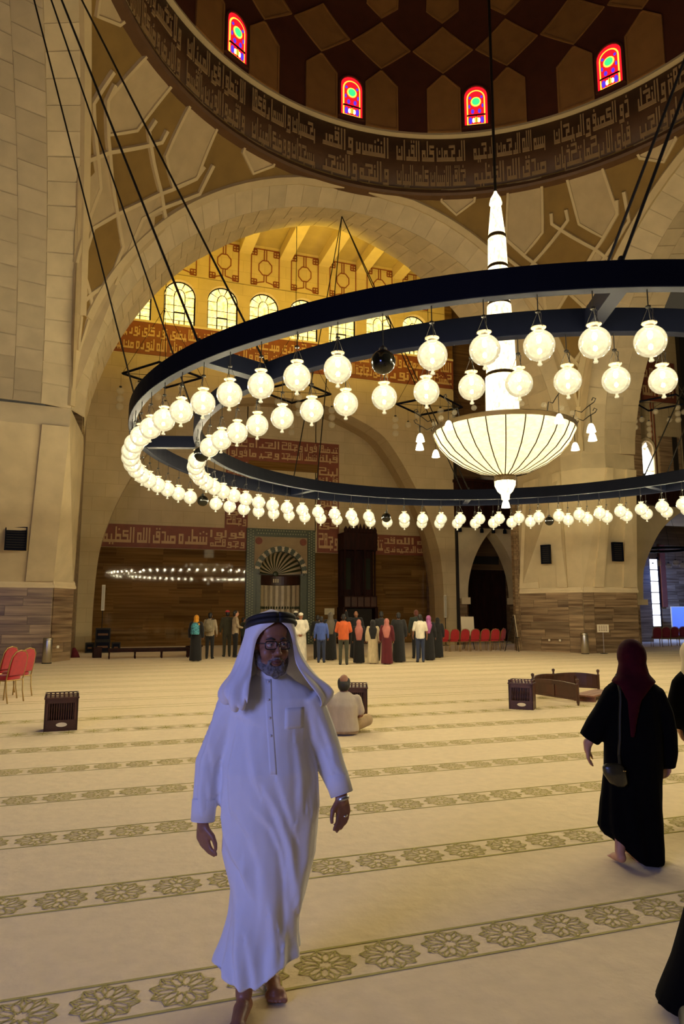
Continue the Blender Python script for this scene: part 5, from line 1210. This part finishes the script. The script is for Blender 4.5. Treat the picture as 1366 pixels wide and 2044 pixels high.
# ------------------------------------------------------------------ foreground man in white robe
from mathutils.bvhtree import BVHTree
def bake(o, fn=None):
    bpy.context.view_layer.update(); dg = bpy.context.evaluated_depsgraph_get()
    me = bpy.data.meshes.new_from_object(o.evaluated_get(dg)); mt = o.data.materials[0]
    o.modifiers.clear(); o.data = me
    if not me.materials: me.materials.append(mt)
    if fn:
        nr = [v.normal.copy() for v in me.vertices]
        for v, n in zip(me.vertices, nr): v.co += n*fn(v.co, n)
    for p in me.polygons: p.use_smooth = True
    me.update(); return me
def bvh_of(me): return BVHTree.FromPolygons([v.co.copy() for v in me.vertices], [tuple(p.vertices) for p in me.polygons])
def front_pt(bv, x, z_, off=.004, d=(0, 1, 0), y0=-1):
    h = bv.ray_cast(Vector((x, y0, z_)), Vector(d)); return (h[0]+h[1]*off if h[0] else Vector((x, -.15, z_)))
def patch(bv, grid, off, th, name, mt, parent, y0=-1, d=(0, 1, 0)):
    """cloth patch laid on a surface; grid = rows of (x,z)"""
    rings = []
    for row in grid:
        a = [front_pt(bv, x, z_, off+th, d, y0) for x, z_ in row]; b = [front_pt(bv, x, z_, off-.006, d, y0) for x, z_ in row[::-1]]; rings.append(a+b)
    return MB().loft(rings).build(name, mt, parent, True)
def seg_d(p, a, b):
    ab = b-a; t = max(0, min(1, (p-a).dot(ab)/max(1e-9, ab.dot(ab)))); return (p-a-ab*t).length
def fold_fn(ridges, skirt=(.75, .12, .02, 9), amp=.004, seed=0, back=False):
    def f(co, n):
        d = amp*noise.noise(Vector((co.x*9+seed, co.y*9, co.z*3)))+amp*.6*noise.noise(Vector((co.x*22+seed, co.y*22, co.z*9)))
        if skirt:
            z1, z0, a, k = skirt; s = max(0, min(1, (z1-co.z)/(z1-z0))); th = math.atan2(co.y, co.x+.03)
            d += a*s*math.sin(k*th+2.5*noise.noise(Vector((co.x*3, co.y*3, co.z*2+seed)))+2*co.z)*min(1, abs(1.2-abs(n.z)))
        if (n.y > .2) if not back else (n.y < -.2): return d
        p = Vector((co.x, co.z))
        for pl, w_, dp in ridges:
            best = None; L = len(pl)-1
            for k in range(L):
                a, b = Vector(pl[k]), Vector(pl[k+1]); ab = b-a; t = max(0, min(1, (p-a).dot(ab)/max(1e-9, ab.dot(ab)))); q = p-a-ab*t; m = q.length
                if best is None or m < best[0]: best = (m, (k+t)/L, math.copysign(1, ab.x*q.y-ab.y*q.x))
            m, t, sg = best; w2 = w_*1.5
            if m < w2*5: d += dp*.85*math.sin(math.pi*min(1, max(0, .08+.84*t)))**.6*sg*math.tanh(m/(w2*.55))*math.exp(-(m/(w2*2.0))**2)
        return d
    return f
hm = empty('person', (.80, 3.26, 0), V0); tag(hm, 'walking man in long white robe and white headcloth with black cord and glasses', 'person')
HSK = mat('deep_brown_skin', (.27, .115, .062), .45, .12, 18., bump=.12); THOBE = mat('white_cotton_robe', (.74, .73, .74), .85, .03, 8., bump=.06, sheen=.1)
HC = Vector((-.034, .0, 1.522)); HY = math.radians(24)
def hp3(a, f, u):                                      # head frame: a = screen right, f = forward, u = up
    return HC+Vector((a*math.cos(HY)+f*math.sin(HY), a*math.sin(HY)-f*math.cos(HY), u))
RH = Matrix.Rotation(HY, 3, 'Z')
def hs(a, f, u, r): return ('s', hp3(a, f, u), r, RH)
def hcap(p, q, r0, r1): return ('c', hp3(*p), hp3(*q), r0, r1)
body = [hs(0, -.012, .032, (.077, .098, .108)), hs(0, .028, -.06, (.058, .058, .066)), hs(0, .066, -.103, (.027, .024, .024)), hs(.038, .052, -.028, (.030, .034, .036)), hs(-.038, .052, -.028, (.030, .034, .036)), hs(0, .074, .034, (.056, .022, .016)), hs(0, .062, .07, (.058, .03, .045)),
        hcap((0, .083, .024), (0, .112, -.026), .010, .014), hs(.013, .098, -.031, (.011, .013, .010)), hs(-.013, .098, -.031, (.011, .013, .010)), hs(0, .082, -.066, (.026, .015, .018)),
        hs(.078, -.01, -.005, (.011, .02, .032)), hs(-.078, -.01, -.005, (.011, .02, .032)), hs(.048, .02, -.085, (.028, .035, .024)), hs(-.048, .02, -.085, (.028, .035, .024)),
        ('c', (-.035, .03, 1.32), hp3(0, -.012, -.06), .066, .058)]
body += [('l', [(.80, -.035, 0, .16, .11), (1.0, -.035, -.01, .16, .12), (1.2, -.035, 0, .155, .10), (1.29, -.035, .01, .14, .08), (1.36, -.035, .02, .09, .06)])]
SHL, ELL, WRL = Vector((-.205, .01, 1.30)), Vector((-.318, .02, .99)), Vector((-.328, -.02, .745))
SHR, ELR, WRR = Vector((.145, .01, 1.295)), Vector((.228, .05, 1.06)), Vector((.296, .0, .855))
for a, b, c in ((SHL, ELL, WRL), (SHR, ELR, WRR)): body += [('c', a+Vector((.02 if a.x < 0 else -.02, 0, -.02)), b, .045, .04), ('c', b, c, .038, .028)]
# hands: palm, four unequal bent fingers and a thumb from the side of the palm
def hand(wr, dr, side, fwd, curl, flen=1.0):
    """wr wrist; dr palm direction; side = across the knuckles towards the little finger; fwd = where fingers curl to"""
    dr, side, fwd = dr.normalized(), side.normalized(), fwd.normalized(); out = []
    out.append(('c', wr-dr*.03, wr+dr*.02, .027, .026))
    for i, (o_, L1) in enumerate(((-.030, .074), (-.010, .082), (.010, .077), (.029, .062))):
        k = wr+dr*(.078-.004*abs(i-1.3))+side*o_; out.append(('c', wr+dr*.012+side*o_*.6, k, .016, .0135))
        p = k; d = (dr*(1-curl*.35)+fwd*curl*.55).normalized()
        for j, fr in enumerate((.45, .32, .23)):
            q = p+d*L1*fr*flen; out.append(('c', p, q, .0105-.001*j, .0095-.001*j)); p = q; d = (d*(1-curl*.42)+fwd*curl*.6-dr*curl*.12*j).normalized()
    t0 = wr+dr*.025-side*.022; t1 = t0-side*.022+dr*.028+fwd*.016; t2 = t1+dr*.030+fwd*.012-side*.002; t3 = t2+dr*.022+fwd*.006+side*.004
    out += [('c', t0, t1, .016, .013), ('c', t1, t2, .012, .0105), ('c', t2, t3, .0105, .008)]
    return out
body += hand(WRL, Vector((.06, -.02, -1)), Vector((-.75, .6, 0)), Vector((.75, -.35, .05)), .62)
body += hand(WRR, Vector((.12, -.05, -1)), Vector((.75, .62, 0)), Vector((-.45, -.55, .0)), .55)
# legs and bare feet
for hx, kn, an, toe in (((-.13, .0, .80), (-.115, -.055, .46), (-.115, -.13, .085), (-.125, -.33, .022)), ((.04, 0, .80), (.02, .05, .45), (-.025, .10, .09), (.022, -.06, .022))):
    hx, kn, an, toe = map(Vector, (hx, kn, an, toe)); body += [('c', hx, kn, .085, .058), ('c', kn, kn.lerp(an, .35), .055, .054), ('c', kn.lerp(an, .35), an, .052, .036)]
    d = (toe-an); d.z = 0; d.normalize(); s_ = Vector((d.y, -d.x, 0)); hl = an-d*.035; hl.z = .032
    body += [('c', hl, Vector((an.x, an.y, .05))+d*.05, .034, .036), ('c', Vector((an.x, an.y, .05))+d*.04, toe-d*.055+Vector((0, 0, .012)), .036, .028), ('c', toe-d*.06-s_*.026+Vector((0, 0, .004)), toe-d*.06+s_*.026+Vector((0, 0, .002)), .022, .02)]
    for i, (o_, L1) in enumerate(((-.036, .036), (-.016, .038), (.0, .034), (.017, .029), (.032, .022))):
        b0 = toe-d*.052+s_*o_; b0.z = .018; e = b0+d*L1+Vector((0, 0, -.003)); out_r = .0145 if i == 0 else .0105; body.append(('c', b0, e, out_r, out_r*.9))
blob('body', body, HSK, hm, .0062, 3)
# robe
rows = [(.165, -.072, -.035, .186, .185), (.20, -.07, -.033, .182, .182), (.26, -.064, -.03, .168, .172), (.36, -.05, -.022, .155, .16), (.46, -.032, -.018, .165, .155), (.62, -.033, -.01, .212, .155), (.82, -.030, -.01, .226, .165), (.98, -.035, -.015, .215, .17), (1.11, -.040, -.005, .19, .15), (1.22, -.037, 0, .198, .135), (1.29, -.034, .008, .205, .115), (1.335, -.033, .015, .165, .09), (1.37, -.033, .02, .105, .075), (1.395, -.033, .022, .072, .066)]
rp = [('l', rows)]
for sh, el_, wr_, dx in ((SHL, ELL, WRL, -1), (SHR, ELR, WRR, 1)):
    sh2 = sh+Vector((-dx*.02, 0, -.005)); e2 = el_+Vector((-.006*dx, 0, 0))
    rp.append(('p', [sh2, sh2.lerp(e2, .33), sh2.lerp(e2, .7), e2, e2.lerp(wr_, .45), wr_+Vector((0, 0, .012))], [.078, .079, .075, .071, .062, .050]))
rb_ = blob('robe', rp, THOBE, hm, .0085, 3)
RID = [([(-.03, .90), (.02, .80), (.065, .66), (.085, .52), (.095, .42)], .013, .020), ([(-.07, .82), (-.01, .76), (.035, .66), (.055, .55)], .010, .013), ([(-.185, 1.12), (-.205, 1.0), (-.20, .9), (-.19, .83)], .013, .018), ([(-.105, 1.03), (-.085, .96), (-.06, .9)], .012, .010), ([(-.25, .84), (-.225, .70), (-.16, .60)], .014, .016), ([(-.20, .63), (-.14, .57), (-.11, .50)], .012, .012), ([(-.13, .62), (-.135, .56), (-.10, .5)], .012, .012), ([(-.155, .38), (-.15, .26), (-.12, .13)], .014, .020), ([(-.10, .30), (-.07, .2), (-.06, .11)], .013, .016), ([(-.01, .40), (.0, .30), (-.01, .2)], .014, .014), ([(.06, .55), (.065, .4), (.05, .3)], .014, .014), ([(.14, .80), (.13, .62), (.10, .48)], .018, .010), ([(-.30, 1.16), (-.345, 1.02), (-.355, .92)], .011, .011), ([(-.33, .98), (-.345, .88), (-.335, .80)], .009, .009), ([(-.30, 1.08), (-.29, 1.0)], .01, .008), ([(.22, 1.02), (.25, .95), (.285, .93)], .011, .010), ([(-.19, 1.22), (-.09, 1.19)], .012, .006), ([(-.245, .98), (-.24, .9), (-.235, .80)], .012, .012), ([(-.15, 1.25), (-.12, 1.12), (-.10, 1.0)], .014, .007), ([(.09, 1.10), (.11, .95), (.10, .8)], .016, .009), ([(.15, 1.1), (.17, .95), (.165, .82)], .012, .009), ([(.02, .95), (.05, .85), (.10, .72)], .012, .010), ([(-.16, .80), (-.10, .72), (-.06, .60), (-.05, .45)], .013, .010), ([(-.20, .30), (-.21, .2), (-.2, .14)], .012, .014), ([(.03, .34), (.05, .24), (.045, .16)], .012, .012), ([(-.29, 1.22), (-.31, 1.12), (-.33, 1.02)], .010, .008), ([(-.355, .88), (-.345, .80), (-.35, .76)], .008, .007), ([(-.31, .93), (-.30, .85)], .008, .006), ([(.20, 1.18), (.235, 1.08), (.25, 1.02)], .010, .008), ([(.25, 1.0), (.28, .96), (.30, .95)], .008, .007)]
me = bake(rb_, fold_fn(RID, (.60, .10, .016, 8), .0035)); bv = bvh_of(me)
# tuck the hem into an uneven line: lower at the front leg, raised at the right
for v in me.vertices:
    if v.co.z < .3:
        k = (.3-v.co.z)/.14; v.co.z += k*(.018*math.sin(v.co.x*22+.6)+(.055*max(0, v.co.x+.02)/.13 if v.co.x > -.02 else 0)); v.co.y -= k*.02
me.update()
MB().lathe([(.071, 0), (.073, .02), (.068, .042), (.060, .042), (.063, .0)], 32, (-.033, .02, 1.378), caps=False).build('collar', THOBE, hm, True)
pl = [[(lerp(-.040, .002, t)+k*.0145, lerp(1.375, .985, t)) for k in (-1, -.5, 0, .5, 1)] for t in [i/14 for i in range(15)]]
patch(bv, pl, .0, .0016, 'placket', THOBE, hm)
for t in (.03, .22, .41, .60): p = front_pt(bv, lerp(-.040, .002, t), lerp(1.375, .985, t), .004); MB().sphere(p, (.006, .003, .006), 10, 6).build('button', mat('pearl_button', (.55, .52, .55), .3), hm, True)
patch(bv, [[(.045+.016*i, 1.255-.018*j) for i in range(6)] for j in range(6)], .0, .0016, 'chest_pocket', THOBE, hm)
for wr_, el_ in ((WRL, ELL), (WRR, ELR)):
    d = (wr_-el_).normalized(); q = wr_+Vector((0, 0, .012)); MB().tube([q-d*.085, q-d*.08, q+d*.006, q+d*.010, q+d*.004], [.0545, .0565, .0535, .050, .043], 28, False).build('cuff', THOBE, hm, True)
d = (WRR-ELR).normalized(); MB().tube([WRR+d*.006, WRR+d*.012, WRR+d*.02, WRR+d*.026], [.028, .032, .032, .028], 24).build('wristwatch', mat('steel_watch', (.5, .5, .55), .25, metal=1), hm, True)
kq = WRR+Vector((.12, -.05, -1)).normalized()*.085; MB().tube([kq+Vector((.006, 0, .0)), kq+Vector((.007, 0, -.007))], .0125, 16).build('finger_ring', mat('silver_ring', (.75, .72, .7), .2, metal=1), hm, True)
# headcloth: sheet open at the face
LV = [(.158, .03, .03, -.045, None), (.150, .065, .06, -.085, None), (.134, .092, .085, -.108, None), (.118, .103, .100, -.118, None)]
rings = []
def cr(ctrl, n=6): return smoothpath([hp3(*c) for c in ctrl], n)
for u, a, f, b, _ in LV:
    ctrl = [(0, f, u), (-a*.72, f*.70, u), (-a, -.005, u-.004), (-a*.75, b*.70, u-.01), (0, b, u-.014), (a*.75, b*.70, u-.01), (a, -.005, u-.004), (a*.72, f*.70, u), (0, f, u)]; rings.append(cr(ctrl))
#      up    left edge      left most     left back     back      right back   right most   right edge
LW = [(.100, (-.030, .093), (-.105, -.01), (-.082, -.092), -.122, (.082, -.092), (.105, -.01), (.032, .094)),
      (.080, (-.062, .072), (-.109, -.01), (-.085, -.095), -.125, (.085, -.095), (.108, -.01), (.060, .078)),
      (.040, (-.085, .040), (-.116, -.015), (-.09, -.098), -.128, (.09, -.098), (.116, -.01), (.083, .05)),
      (-.02, (-.094, .032), (-.130, -.02), (-.10, -.102), -.13, (.10, -.102), (.135, -.01), (.094, .045)),
      (-.08, (-.098, .045), (-.152, -.02), (-.12, -.11), -.135, (.12, -.11), (.165, .0), (.10, .065)),
      (-.13, (-.104, .075), (-.182, -.01), (-.15, -.12), -.14, (.15, -.12), (.205, .01), (.112, .095)),
      (-.165, (-.118, .110), (-.208, .02), (-.18, -.13), -.16, (.19, -.12), (.245, .03), (.135, .12)),
      (-.20, (-.135, .130), (-.222, .045), (-.20, -.13), -.19, (.22, -.11), (.270, .04), (.165, .135)),
      (-.235, (-.150, .142), (-.226, .070), (-.205, -.13), -.22, (.23, -.10), (.276, .05), (.19, .142)),
      (-.256, (-.155, .128), (-.208, .072), (-.19, -.12), -.225, (.215, -.09), (.258, .05), (.20, .128)),
      (-.250, (-.150, .108), (-.185, .066), (-.17, -.10), -.20, (.195, -.08), (.232, .045), (.19, .108))]
for u, e0, lm, lb_, b, rb2, rm, e1 in LW:
    ctrl = [(*e0, u), (lerp(e0[0], lm[0], .62), lerp(e0[1], lm[1], .30)+.012, u), (*lm, u), (*lb_, u), (0, b, u), (*rb2, u), (*rm, u), (lerp(e1[0], rm[0], .62), lerp(e1[1], rm[1], .30)+.012, u), (*e1, u)]
    w_ = max(0, (-u-.14)/.11)                          # wavy lower hem
    rings.append([p+Vector((0, 0, w_*(.016*math.sin(1.15*i)+.014*math.sin(.5*i+1)))) for i, p in enumerate(cr(ctrl))])
GH = mat('white_headcloth', (.76, .74, .76), .85, .04, 10., bump=.06)
gh = MB().loft(rings, False, False)
gh.v = [tuple(Vector(p)+Vector((noise.noise(Vector(p)*9), noise.noise(Vector(p)*9+Vector((5, 0, 0))), .0))*.024*max(0, min(1, (1.58-p[2])/.2))+Vector((p[0]-HC.x, p[1]-HC.y, 0)).normalized()*.009*math.sin(22*math.atan2(p[1]-HC.y, p[0]-HC.x)+10*p[2])*max(0, min(1, (1.56-p[2])/.15))) for p in gh.v]
gh.add([hp3(0, -.008, .168)]+[], []); top_i = len(gh.v)-1; n_r = len(rings[0])
gh.f += [(j, j+1, top_i) for j in range(n_r-1)]
go = gh.build('headcloth', GH, hm, True); sd = go.modifiers.new('thick', 'SOLIDIFY'); sd.thickness = .006; sd.offset = 1; ss = go.modifiers.new('sub', 'SUBSURF'); ss.levels = 1; ss.render_levels = 1
# black cord: two coils
AG = mat('black_cord', (.006, .005, .006), .7, .4, 60.)
for k, (du, sc) in enumerate(((.0, 1.0), (.024, .95))):
    pts = [hp3(.111*sc*math.sin(t), (.106 if math.cos(t) > 0 else .126)*sc*math.cos(t)-.004, .098+du+.026*math.cos(t)) for t in [2*math.pi*i/40 for i in range(41)]]
    MB().tube(pts, .0135, 10).build('head_cord', AG, hm, True)
# face details
EYE_W, IRIS, LIP, BROW = mat('eye_white', (.55, .5, .48), .2), mat('dark_iris', (.012, .006, .004), .15), mat('lip', (.13, .045, .035), .45), mat('grey_brow', (.03, .025, .022), .8)
for s in (-1, 1):
    MB().sphere(hp3(s*.031, .0765, .012), .0118, 14, 10).build('eye', EYE_W, hm, True); MB().sphere(hp3(s*.031+.003, .0855, .011), .0052, 10, 8).build('iris', IRIS, hm, True)
    MB().tube([hp3(s*.014, .095, .034), hp3(s*.03, .093, .040), hp3(s*.05, .078, .034)], [.004, .005, .003], 8).build('eyebrow', BROW, hm, True)
    MB().tube([hp3(s*.018, .0885, .019), hp3(s*.031, .0905, .0215), hp3(s*.044, .083, .017)], .0042, 8).build('eyelid', HSK, hm, True)
MB().tube([hp3(-.026, .086, -.064), hp3(-.01, .097, -.060), hp3(.01, .097, -.060), hp3(.026, .086, -.064)], [.003, .0062, .0062, .003], 8).tube([hp3(-.022, .086, -.070), hp3(0, .096, -.073), hp3(.022, .086, -.070)], [.003, .007, .003], 8).build('lips', LIP, hm, True)
BEARD = mat('grizzled_beard', (.07, .06, .055), .9, 0, 60., col2=(.24, .22, .21), bump=.6)
blob('beard', [hcap((s*.073, .0, -.02), (s*.062, .02, -.075), .012, .019) for s in (-1, 1)]+[hcap((s*.062, .02, -.075), (s*.03, .068, -.108), .019, .022) for s in (-1, 1)]+[hcap((-.02, .078, -.108), (.02, .078, -.108), .024, .024), hcap((0, .070, -.118), (0, .074, -.128), .024, .018)]+[hcap((s*.006, .098, -.050), (s*.030, .080, -.066), .0062, .007) for s in (-1, 1)]+[hcap((s*.033, .076, -.066), (s*.03, .075, -.1), .008, .014) for s in (-1, 1)], BEARD, hm, .0055, 2)
FRB = mat('black_spectacle_frame', (.006, .006, .007), .25)
for s in (-1, 1):
    pts = []
    for i in range(25):
        t = 2*math.pi*i/24; cx_ = .0265*abs(math.cos(t))**.55*math.copysign(1, math.cos(t)); cz_ = .0185*abs(math.sin(t))**.55*math.copysign(1, math.sin(t)); pts.append(hp3(s*.033+cx_, .106-abs(s*.033+cx_)*.12, .009+cz_))
    MB().tube(pts, .0026, 6).build('spectacle_rim', FRB, hm, True)
    MB().add(pts[:-1], [tuple(range(24))]).build('lens', mat('spectacle_lens', (.8, .8, .85), .03, alpha=.04, spec=.3), hm)
    MB().tube([hp3(s*.059, .098, .018), hp3(s*.078, .05, .018), hp3(s*.086, -.005, .016)], .0024, 6).build('temple', FRB, hm)
MB().tube([hp3(-.008, .108, .014), hp3(0, .113, .016), hp3(.008, .108, .014)], .0025, 6).build('bridge', FRB, hm)

# ------------------------------------------------------------------ woman in black with maroon headscarf, seen from behind
wm = empty('person', (3.47, 4.15, 0), V0); tag(wm, 'woman in flowing black robe and dark maroon headscarf walking away at right', 'person')
ABA = mat('black_crepe', (.002, .0019, .002), 1.0, .2, 12., spec=.08); MHJ = mat('dark_maroon_scarf', (.036, .002, .005), .9, .25, 9., bump=.15, spec=.1)
body = [('s', (.107, -.0, 1.375), (.075, .095, .108)), ('s', (.107, .04, 1.32), (.052, .05, .06)), ('c', (.107, 0, 1.2), (.107, .0, 1.33), .05, .048), ('l', [(.6, .09, 0, .15, .10), (.9, .09, 0, .14, .1), (1.1, .10, 0, .15, .095), (1.19, .105, 0, .12, .07)])]
for s_, e_, w_ in (((-.02, 0, 1.09), (-.14, .03, .90), (-.215, .06, .745)), ((.23, 0, 1.09), (.32, .02, .90), (.325, .04, .66))): body += [('c', s_, e_, .045, .038), ('c', e_, w_, .036, .025)]
body += hand(Vector((-.215, .06, .745)), Vector((.05, .05, -1)), Vector((-.3, -.9, 0)), Vector((.7, .2, .2)), .45, .9)
body += hand(Vector((.325, .04, .66)), Vector((0, .1, -1)), Vector((.4, -.9, 0)), Vector((-.6, .3, 0)), .5, .9)
for hx, kn, an, toe in (((.02, 0, .7), (-.0, .02, .40), (-.085, -.10, .10), (-.08, .03, .03)), ((.15, 0, .7), (.13, .06, .4), (.07, -.02, .07), (.075, .17, .025))):
    body += [('c', hx, kn, .08, .055), ('c', kn, an, .05, .034), ('c', (an[0], an[1]-.02, an[2]-.03), toe, .034, .024)]
    for i in range(5): body.append(('c', (toe[0]+.014*(i-2), toe[1], toe[2]), (toe[0]+.016*(i-2), toe[1]+.03-.003*abs(i-1), toe[2]-.004), .009, .008))
blob('body', body, SKL, wm, .009, 3)
rr = blob('robe', [('l', [(.02, .085, .0, .165, .17), (.10, .055, .0, .20, .185), (.20, .04, .0, .215, .18), (.40, .05, 0, .208, .165), (.6, .073, 0, .198, .15), (.82, .085, 0, .19, .145), (1.0, .095, 0, .178, .135), (1.12, .103, 0, .20, .12), (1.175, .106, 0, .175, .095), (1.22, .107, 0, .10, .075), (1.25, .107, 0, .06, .06)]),
     ('p', [(-.02, 0, 1.12), (-.10, .015, .98), (-.155, .03, .88), (-.205, .05, .80)], [.08, .075, .085, .072]), ('p', [(.235, 0, 1.12), (.305, .01, .98), (.33, .02, .86), (.325, .03, .72), (.318, .03, .61)], [.08, .075, .075, .08, .062])], ABA, wm, .012, 4)
WR = [([(-.06, .55), (-.10, .35), (-.12, .15)], .02, .014), ([(.05, .6), (.04, .35), (.06, .1)], .022, .014), ([(.16, .6), (.18, .35), (.17, .1)], .022, .014), ([(.0, 1.0), (.02, .8), (.0, .6)], .02, .010), ([(.16, 1.05), (.18, .85), (.17, .65)], .02, .010)]
mw = bake(rr, fold_fn([], (.7, .05, .016, 8), .006, 3.))
for v in mw.vertices:
    if v.co.z < .25 and v.co.x < .06: v.co.z += (.25-v.co.z)*.55*min(1, (.06-v.co.x)/.15)
mw.update()
bvw = bvh_of(mw)
blob('headscarf', [('s', (.107, -.005, 1.375), (.098, .118, .122)), ('s', (.107, -.02, 1.29), (.092, .10, .10)), ('l', [(.84, .022, -.155, .016, .010), (.95, .030, -.155, .03, .014), (1.08, .05, -.145, .05, .020), (1.17, .09, -.09, .11, .05), (1.20, .104, -.02, .155, .11), (1.25, .106, -.01, .11, .10), (1.33, .107, -.01, .09, .1)])], MHJ, wm, .011, 4)
BO = Vector((-.105, -.06, .585)); bg = empty('handbag', Vector((3.47, 4.15, 0))+Matrix.Rotation(V0, 3, 'Z') @ BO, V0); tag(bg, 'small dark olive shoulder bag at the hip of the woman in the maroon headscarf', 'handbag')
OLB = mat('dark_olive_leather', (.03, .026, .012), .3, .2, 8.)
blob('bag', [('l', [(-.055, .025, -.1, .03, .03), (-.035, .015, -.1, .06, .04), (.03, -.01, -.1, .078, .045), (.075, -.02, -.1, .07, .038), (.09, -.02, -.1, .05, .028)])], OLB, bg, .009, 2)
MB().tube([(.03, -.10, .06)]+[front_pt(bvw, lerp(-.055, -.012, t), lerp(.72, 1.19, t), .012)-BO for t in [i/9 for i in range(10)]]+[(.10, .06, .66)], .010, 6).build('strap', OLB, bg)
MB().lathe([(.012, 0), (.012, .006)], 12).build('clasp', mat('brass_clasp', (.6, .45, .2), .25, metal=1), bg).location = (.04, -.142, .05)
# ------------------------------------------------------------------ second woman cut by the right edge
w2 = empty('person', (4.62, 4.74, 0), V0); tag(w2, 'woman in black robe and cream headscarf cut off by the right edge', 'person')
body = [('s', (.10, 0, 1.335), (.075, .095, .105)), ('s', (.10, .04, 1.28), (.05, .05, .06)), ('c', (.10, 0, 1.18), (.10, 0, 1.3), .05, .048), ('l', [(.6, .18, 0, .14, .10), (.9, .15, 0, .14, .1), (1.1, .12, 0, .15, .095), (1.17, .11, 0, .12, .07)]), ('c', (-.02, 0, 1.11), (-.04, .03, .86), .045, .036), ('c', (-.04, .03, .86), (.02, .14, .70), .036, .026), ('c', (.26, 0, 1.11), (.32, .03, .86), .045, .036), ('c', (.32, .03, .86), (.30, .1, .66), .036, .026), ('c', (.13, 0, .7), (.14, 0, .08), .08, .035), ('c', (.26, 0, .7), (.26, 0, .08), .08, .035), ('c', (.14, -.02, .04), (.14, .14, .03), .035, .028), ('c', (.26, -.02, .04), (.26, .14, .03), .035, .028)]
body += hand(Vector((.02, .14, .70)), Vector((.2, .3, -.6)), Vector((-.3, -.9, 0)), Vector((.7, .2, .2)), .45, .9)+hand(Vector((.30, .1, .66)), Vector((0, .2, -1)), Vector((.4, -.9, 0)), Vector((-.6, .3, 0)), .45, .9)
blob('body', body, SKL, w2, .011, 3)
blob('robe', [('l', [(.02, .21, 0, .19, .17), (.3, .205, 0, .185, .16), (.55, .19, 0, .19, .15), (.85, .15, 0, .175, .14), (1.05, .125, 0, .185, .125), (1.14, .11, 0, .175, .1), (1.19, .102, 0, .11, .08), (1.22, .10, 0, .06, .06)]), ('p', [(-.01, 0, 1.10), (-.05, .02, .95), (-.045, .04, .84), (.0, .12, .74)], [.075, .072, .068, .055]), ('p', [(.24, 0, 1.10), (.31, .02, .92), (.315, .05, .76)], [.075, .07, .06])], ABA, w2, .014, 4)
blob('headscarf', [('s', (.10, -.005, 1.34), (.098, .118, .115)), ('s', (.10, -.02, 1.26), (.085, .095, .085)), ('l', [(1.15, .105, -.03, .12, .09), (1.2, .102, -.02, .11, .1), (1.27, .10, -.01, .09, .1)])], CREAMC, w2, .012, 4)
# ------------------------------------------------------------------ dark robed figure in the lower right corner
w3 = empty('person', (2.42, 2.59, 0), V0); tag(w3, 'figure in black robe and dark shoe cut off at the lower right corner', 'person')
body = [('s', (.34, 0, 1.5), (.075, .095, .11)), ('s', (.34, .045, 1.45), (.05, .05, .06)), ('c', (.34, 0, 1.33), (.34, 0, 1.45), .05, .048), ('l', [(.75, .33, 0, .14, .10), (1.0, .34, 0, .13, .1), (1.22, .34, 0, .15, .095), (1.32, .34, 0, .12, .07)])]
for sx in (-1, 1):
    body += [('c', (.34+sx*.14, 0, 1.27), (.34+sx*.18, .02, 1.0), .045, .036), ('c', (.34+sx*.18, .02, 1.0), (.34+sx*.17, .06, .78), .036, .026), ('c', (.33+sx*.08, 0, .8), (.14+sx*.1, 0, .08), .08, .035), ('c', (.14+sx*.1, .02, .04), (.13+sx*.11, -.12, .03), .035, .028)]; body += hand(Vector((.34+sx*.17, .06, .78)), Vector((0, .1, -1)), Vector((0, -1, 0)), Vector((-sx*.7, .2, 0)), .45, .9)
blob('body', body, SKM, w3, .012, 3)
blob('robe', [('l', [(.03, .13, 0, .25, .2), (.2, .19, 0, .225, .185), (.45, .26, 0, .205, .165), (.85, .32, 0, .18, .14), (1.1, .34, 0, .17, .13), (1.26, .34, 0, .17, .115), (1.32, .34, 0, .12, .085), (1.36, .34, 0, .06, .06)]), ('p', [(.22, 0, 1.24), (.165, .02, 1.0), (.17, .05, .82)], [.07, .065, .058]), ('p', [(.46, 0, 1.24), (.515, .02, 1.0), (.51, .05, .82)], [.07, .065, .058])], ABA, w3, .014, 4)
blob('headscarf', [('s', (.34, -.005, 1.505), (.096, .115, .122)), ('s', (.34, -.02, 1.42), (.085, .095, .10)), ('l', [(1.26, .34, -.03, .14, .10), (1.34, .34, -.02, .11, .1), (1.42, .34, -.01, .09, .1)])], BLK, w3, .013, 4)
for sx in (-1, 1): blob('shoe', [('c', (.07+sx*.11, -.15, .04), (.03+sx*.12, -.24, .035), .05, .04), ('c', (.1+sx*.11, -.06, .05), (.07+sx*.11, -.15, .04), .05, .05)], SHOE, w3, .012, 2)
